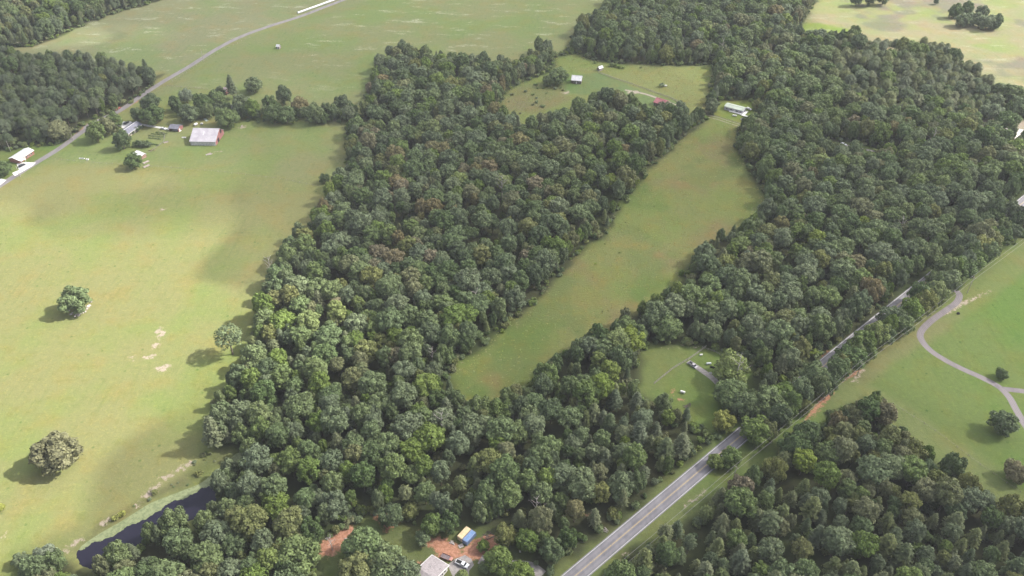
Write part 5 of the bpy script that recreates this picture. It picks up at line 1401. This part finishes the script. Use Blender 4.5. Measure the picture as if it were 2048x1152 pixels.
# ------------------------------------------------------------------ smaller things
def ring_stones():
    cpts = [(138,622),(145,626),(153,629),(161,627),(168,623),(174,618),(179,611),(182,604),(142,629),(150,633),(158,631),(166,626),(176,613),(171,624),(180,600)]
    k = 0
    for i, (px, py) in enumerate(cpts):
        x, y = ground(px, py, 0); q = MB(); r = random.uniform(.5, 1.0); q.blob(0, 0, r * .25, r, r * .8, r * .5, 8, 5, jag=.16)
        o = q.build("boulder", M_STONE); o.location = (x, y, 0); o.rotation_euler = (0, 0, random.uniform(0, 6))
        tag(o, "pale boulder in the ring of stones under the lone mid-pasture tree", "boulder", "boulders ringing the lone pasture tree")
ring_stones()
def planks(px, py, label, ang):
    x, y = ground(px, py, 0); t = empty("plank_stack", (x, y, 0), ang); tag(t, label, "plank stack")
    pm = None
    for lay_ in range(3):
        for j in range(6):
            if pm is None:
                q = MB(); q.box(-2.3, 2.3, -.13, .13, 0, .12); o = q.build("plank", M_PLANK, t); pm = o.data
            else: o = put("plank", pm, t)
            o.location = (random.uniform(-.15, .15), -.8 + j * .3, .1 + lay_ * .16); o.rotation_euler = (0, 0, random.uniform(-.03, .03))
planks(292, 325, "grey plank stack nearer the white-roofed shed", .95)
planks(293, 333, "lower grey plank stack beside the round tree", .95)
def rounded_tank(px, py, L, r, label, mat, ang=0.0, name="tank"):
    x, y = ground(px, py, 0); t = empty(name, (x, y, 0), ang); tag(t, label, name.replace('_', ' '))
    q = MB(); q.tube((-L / 2, 0, r + .25), (L / 2, 0, r + .25), r, n=14); q.build("body", mat, t, smooth=False)
    for s_ in (-1, 1):
        q = MB(); q.blob(s_ * L / 2, 0, r + .25, r * .45, r * .99, r * .99, 12, 6); q.build("end_cap", mat, t, smooth=True)
        q = MB(); q.box(s_ * L * .3 - .1, s_ * L * .3 + .1, -r * .8, r * .8, 0, .3); q.build("cradle", M_METAL, t)
rounded_tank(1469, 233, 3.0, .6, "white gas tank on the lawn before the trailer home", M_WHITE, -.25)
rounded_tank(1402, 711, 1.4, .4, "small white tank on the grass behind the yard fence", M_WHITE, .2)
rounded_tank(1417, 729, 2.2, .55, "pale blue-white tank beside the shaded drive", surf("pale_tank", (.60, .64, .66), .5, .05, 1), .1)
rounded_tank(1365, 786, 2.0, .6, "white tank lying in the clay ring of the yard", M_WHITE, -.4)
rounded_tank(1331, 173, 1.8, .6, "white tank beside a bush in the rough clearing", M_WHITE, 0)
rounded_tank(392, 251, 2.4, .9, "white tank behind the barn corner", M_WHITE, .9)
rounded_tank(404, 249, 1.4, .6, "smaller white tank behind the barn roof", M_WHITE, 0)
def trough(px, py, label, L=2.2, W=.9, h=.5, mat=M_METAL, ang=0.0):
    x, y = ground(px, py, 0); t = empty("water_trough", (x, y, 0), ang); tag(t, label, "trough")
    q = MB(); q.box(-L / 2, L / 2, -W / 2, W / 2, 0, .08); q.build("base", mat, t)
    for (a, b, c1, d) in ((-L / 2, L / 2, -W / 2, -W / 2 + .08), (-L / 2, L / 2, W / 2 - .08, W / 2), (-L / 2, -L / 2 + .08, -W / 2 + .083, W / 2 - .083), (L / 2 - .08, L / 2, -W / 2 + .083, W / 2 - .083)):
        q = MB(); q.box(a, b, c1, d, .083, h); q.build("side", mat, t)
trough(164, 317.5, "white feed trough in the pasture nearest the country road", 4, 1.0, .5, M_WHITE, -.1)
trough(175, 319.5, "small white trough beside the longer one in the pasture", 1.8, 1.5, .7, M_WHITE)
trough(368, 275.5, "white trough on the grass between garden and barn", 3, 1.4, .5, M_WHITE)
trough(332, 285, "grey trough at the garden fence corner", 3.5, 1.2, .6, M_PLANK, .7)
trough(418, 309, "pale trough in the pasture below the barn", 4.5, 1.2, .3, M_STONE, .35)
trough(412, 240, "green-white frame sheets lying behind the barn", 5, 2.0, .4, surf("pale_green_sheet", (.48, .56, .50), .6, .06, 1), -.9)
trough(1916, 628, "small grey box on the lawn beside the park path bend", 1.3, 1.0, .9, M_DARK)
trough(1421, 747, "small white box at the drive edge under the trees", 1.3, .9, .6, M_WHITE)
trough(1425, 735, "dark low box near the pale tank in the yard", 2.4, 1.0, .5, M_DARK, -.5)
# garden rows, each row counted
GARD = LEAF['deep']
for i, (p, q_) in enumerate((((298,272),(330,275)), ((302,268),(332,271)), ((312,265),(335,268)), ((296,276),(322,279)), ((300,288),(318,291)))):
    a, b = Vector(ground(*p)), Vector(ground(*q_)); V_ = []; n = 150
    r = np.random.default_rng(900 + i); u = r.random(n)
    P = np.stack([a.x + (b.x - a.x) * u, a.y + (b.y - a.y) * u, r.uniform(.1, .7, n)], 1) + r.normal(size=(n, 3)) * (.25, .35, .05)
    D = r.normal(size=(n, 3)) * .5 + (0, 0, .8); D /= np.linalg.norm(D, axis=1, keepdims=True)
    VV = leaf_quads(P, D, r.uniform(.35, .6, n), r); o = put("crop_row", mesh_np("crop_row", VV, np.arange(len(VV)).reshape(-1, 4), [GARD], np.repeat(r.uniform(.2, .7, n), 4)))
    tag(o, ["second row of garden crops from the pasture", "third row of garden crops from the pasture", "garden crop row nearest the house drive", "garden crop row nearest the pasture", "short crop row apart, by the long dark bush"][i], "crop row")
# house shrubs and the long bush
def shrub(px, py, r, label, colr='deep', sz=1.0):
    x, y = ground(px, py, 0); e = shrub_arrays(random.randrange(9999), 300, .38); me = mesh_np("leaves", e[0], e[1], [LEAF[colr]], e[2])
    o = empty("shrub", (x, y, 0)); tag(o, label, "shrub"); k = put("foliage", me, o); o.scale = (r / 1.5, r / 1.5, sz * r / 1.5)
    q = MB(); q.tube((0, 0, 0), (0, 0, .9), .12, .06, 5); q.build("stem", BARK, o)
for i, (px, py, r) in enumerate([(260.5,271,1.8),(266,268,1.8),(275.5,262.5,2.4),(280,258.5,2.3),(284,255,2.0)]):
    shrub(px, py, r, ["first rounded shrub under the near corner of the grey ranch house", "second rounded shrub along the grey ranch house front", "third and fullest shrub along the grey ranch house front", "fourth shrub along the grey ranch house front", "last shrub at the drive end of the grey ranch house"][i])
for i, px in enumerate((272, 279, 286, 293, 299)):
    shrub(px, 294 - .5 * abs(i - 2), 3.3 - .35 * abs(i - 2), ["garden-corner end of the long dark bush row", "second bush of the long dark row above the white-roofed shed", "middle and tallest bush of the long dark row", "fourth bush of the long dark row by the crops", "outermost low bush of the long dark row"][i], sz=1.1)
shrub(1323, 174, 2.6, "grey bush beside the white tank in the rough clearing", 'grey')
for i, (px, py) in enumerate(((1222,133),(1230,134),(1238,136),(1246,137),(1190,127))): shrub(px, py, 2.4 - .2 * i, ["bush next to the tiny shed beyond the cabin", "second bush of the row beyond the cabin", "third bush of the row beyond the cabin", "last bush of the row beyond the cabin", "small bush behind the tiny shed", "solitary bush in the middle of the rough clearing", "solitary bush at the wood side of the rough clearing"][i], 'green')
for i, (px, py) in enumerate(((1240,506),(1191,528),(1360,290))): shrub(px, py, .9, ["weedy bush in the middle of the meadow strip", "smaller weed bush lower in the meadow strip", "weed bush in the upper meadow strip"][i], 'bright', .6)
for i, (px, py) in enumerate(((245,1030),(310,985),(398,950),(442,890),(232,1038),(405,912))): shrub(px, py, 1.8, ["lime bush on the pond bank beside bare soil", "low bush halfway along the pond bank", "olive bush where the pond narrows", "bush at the wood corner above the pond", "second lime bush on the pond bank", "small bush above the pale soil near the pond head"][i], ['lime', 'olive', 'olive', 'green', 'lime', 'olive'][i], .8)
# row of white wrapped bales beside the road
def wrapped_bales():
    a, b = Vector(ground(597, 27)), Vector(ground(700, -10)); d = (b - a); L = d.length; n = int(L / 1.45); ang = math.atan2(d.y, d.x)
    q = MB(); q.tube((-.69, 0, .95), (.69, 0, .95), .95, .93, 12); base = q.build("wrapped_bale", surf("white_bale_wrap", (.80, .80, .81), .5, .03, .6)); me = base.data
    for i in range(n):
        o = base if i == 0 else put("wrapped_bale", me); p = a + d * (i / n)
        o.location = (p.x, p.y, 0); o.rotation_euler = (0, random.uniform(-.03, .03), ang)
        tag(o, "white wrapped bale in the long row beside the country road" if i else "end bale nearest the camera in the long white roadside row", "bale", "white wrapped bales in a row")
wrapped_bales()
# things scattered in the homestead clearing: logs, pallets, pile
def logs(px, py, n, label, L=2.6, mat=DEADWOOD, spread=.9):
    x, y = ground(px, py, 0); t = empty("log_pile", (x, y, 0), random.uniform(0, 3)); tag(t, label, "log pile")
    for i in range(n):
        q = MB(); q.tube((-L / 2, 0, 0), (L / 2, 0, 0), random.uniform(.1, .2), n=6); o = q.build("log", mat, t)
        o.location = (random.uniform(-spread, spread), random.uniform(-spread, spread), .15 + .1 * i / n * 2); o.rotation_euler = (0, random.uniform(-.1, .1), random.uniform(-.8, .8))
logs(698, 1078, 5, "pale cut logs lying in the homestead clearing", 3.2)
logs(905, 1086, 7, "jumbled boards and scrap at the tan container's foot", 1.6, M_STONE)
logs(975, 1074, 6, "dark timber stacked behind the blue container", 3.4, surf("dark_timber", (.12, .09, .09), .9, .1, 2), 1.6)
logs(1375, 812, 8, "dark brush pile at the bottom of the yard clearing", 2.6, surf("dark_timber", (.12, .09, .09)), 1.4)
logs(303, 302, 4, "brown logs beyond the white-roofed shed", 2.5, surf("brown_logs", (.26, .17, .12), .9, .1, 2), 1.6)
logs(1210, 1060, 4, "fallen pale branches at the highway verge", 1.8, M_STONE, .8)
logs(484, 253, 4, "pale boards lying at the hedgerow foot beyond the barn", 3.0, M_PLANK, 1.2)
trough(922, 1092, "pale pallet on the clay before the containers", 2.0, 1.6, .25, M_STONE, .5)
trough(1040, 1103, "small white marker box beside the homestead lawn", .8, .8, .9, M_WHITE)

# ------------------------------------------------------------------ clouds, high above and to the sun side: they give the soft shade
CL_H = 620.0
off = Vector((SUN_DIR.x, SUN_DIR.y)) * (CL_H / SUN_DIR.z)
cs = 14.0
qx = np.arange(-900, 901, cs); qy = np.arange(60, 1300, cs); CX, CY = np.meshgrid(qx, qy)
dens = np.full(CX.shape, .85)
def zone_d(pts, d, soft=22.0, add=False):
    global dens
    w = sm(-soft, soft, sdf(poly(pts), CX, CY) + (vnoise(CX, CY, 40, 55) - .5) * 40)
    dens = dens * (1 - w) + d * w
zone_d([(-400,1300),(-400,300),(60,330),(200,290),(330,250),(700,250),(700,400),(500,640),(520,790),(470,1300)], .42, 18)
zone_d([(440,240),(705,240),(700,350),(640,400),(520,370),(330,320)], .74, 16)
zone_d([(260,385),(330,345),(640,375),(610,440),(500,450),(330,430),(210,430)], .68, 20)
zone_d([(-400,1400),(-400,400),(0,400),(120,430),(260,455),(380,445),(560,430),(640,425),(590,500),(545,560),(560,620),(470,1300)], .0, 16)
zone_d([(350,385),(480,370),(640,385),(620,425),(520,432),(430,436),(350,425)], .62, 20)
zone_d([(215,440),(300,430),(330,450),(280,465),(220,460)], .45, 8)
zone_d([(440,520),(500,500),(520,530),(450,560)], .3, 8)
zone_d([(300,345),(400,335),(470,355),(380,372),(300,368)], .1, 9)
zone_d([(120,290),(190,262),(230,275),(150,310)], .15, 8)
zone_d([(430,780),(900,790),(1200,850),(1400,880),(1400,920),(1100,1152),(1000,1300),(200,1300),(200,1120),(440,1010)], .74, 25)
zone_d([(1300,560),(1400,470),(1650,420),(1900,500),(1600,740),(1300,680)], .68, 22)
zone_d([(490,545),(640,560),(760,560),(870,600),(890,660),(860,740),(760,780),(620,800),(470,790),(440,700)], .02, 26)
zone_d([(-300,-150),(1300,-150),(1200,20),(760,120),(740,240),(340,200),(60,100),(-300,80)], .72, 20)
zone_d([(-300,-100),(300,-100),(230,20),(90,60),(-300,60)], .25, 20)
zone_d([(70,90),(160,45),(330,70),(240,100)], .2, 14)
zone_d([(1560,-200),(2600,-200),(2600,420),(2080,420),(1960,250),(1850,120),(1600,50)], .12, 25)
zone_d([(1480,40),(1900,110),(1980,230),(2080,420),(1900,380),(1600,260),(1450,160)], .55, 30)
zone_d([(1740,640),(2048,450),(2500,400),(2500,1000),(2048,960),(1720,760)], .58, 18)
zone_d([(1320,135),(1430,135),(1420,200),(1350,190)], .5, 10)
zone_d([(1080,1200),(1130,1140),(1420,900),(1440,930),(1250,1120),(1150,1250)], .60, 10)
zone_d([(1190,1300),(1290,1090),(1480,960),(1600,860),(1700,790),(1880,900),(2048,1010),(2300,1100),(2300,1400)], 1.0, 10)
zone_d([(700,230),(1000,230),(1250,260),(1240,420),(1100,540),(900,560),(780,470),(700,380)], .98, 20)
zone_d([(1450,240),(1900,300),(1960,430),(1700,600),(1540,420)], .95, 20)
zone_d([(840,1050),(1010,1050),(1040,1180),(820,1200)], .45, 8)
dens = np.clip(dens + (vnoise(CX, CY, 70, 91) - .5) * .22 * (dens > .3), 0, 1)
thick = dens * 70 + (vnoise(CX, CY, 45, 12) - .5) * 26 * dens
WX, WY = CX + off.x, CY + off.y
nyc, nxc = CX.shape; idc = np.arange(nxc * nyc).reshape(nyc, nxc)
Qc = np.stack([idc[:-1, :-1], idc[:-1, 1:], idc[1:, 1:], idc[1:, :-1]], -1).reshape(-1, 4)
cellmax = dens.ravel()[Qc].max(1); Qc = Qc[cellmax > .02]
Vt = np.stack([WX, WY, CL_H + thick], -1).reshape(-1, 3); Vb = np.stack([WX, WY, CL_H - thick * .25 - .5], -1).reshape(-1, 3)
VV = np.concatenate([Vt, Vb]); FF = np.concatenate([Qc, Qc[:, ::-1] + nxc * nyc])
m, nt, b = new_mat("cloud_vapour")
at = N(nt, "ShaderNodeAttribute"); at.attribute_name = "vapour"
trn = N(nt, "ShaderNodeBsdfTransparent"); tl = N(nt, "ShaderNodeBsdfTranslucent"); tl.inputs[0].default_value = (.95, .95, .96, 1)
mx = N(nt, "ShaderNodeMixShader"); nt.links.new(at.outputs["Fac"], mx.inputs[0]); nt.links.new(trn.outputs[0], mx.inputs[1]); nt.links.new(tl.outputs[0], mx.inputs[2])
nt.links.new(mx.outputs[0], nt.nodes["Material Output"].inputs[0])
me = mesh_np("cloud", VV, FF, [m], smooth=True)
CLOUD_DEPTH = .80
trans = 1 - CLOUD_DEPTH * dens.ravel(); vap = 1 - np.sqrt(np.clip(trans, 0, 1))
a = me.attributes.new("vapour", 'FLOAT', 'POINT'); a.data.foreach_set("value", np.concatenate([vap, vap]).astype(np.float32))
tag(put("cloud", me), kind='structure')

# ------------------------------------------------------------------ haze
if HAZE_DENSITY > 0:
    hz = MB(); hz.box(-9500, 9500, -9500, 9500, -2.8, CAM_H + 8)
    m, nt, b = new_mat("haze"); nt.nodes.remove(b)
    pv = N(nt, "ShaderNodeVolumePrincipled"); pv.inputs["Density"].default_value = HAZE_DENSITY; pv.inputs["Color"].default_value = (.90, .93, 1.0, 1); pv.inputs["Anisotropy"].default_value = 0.1
    nt.links.new(pv.outputs[0], nt.nodes["Material Output"].inputs["Volume"])
    tag(hz.build("haze", m), kind='stuff')
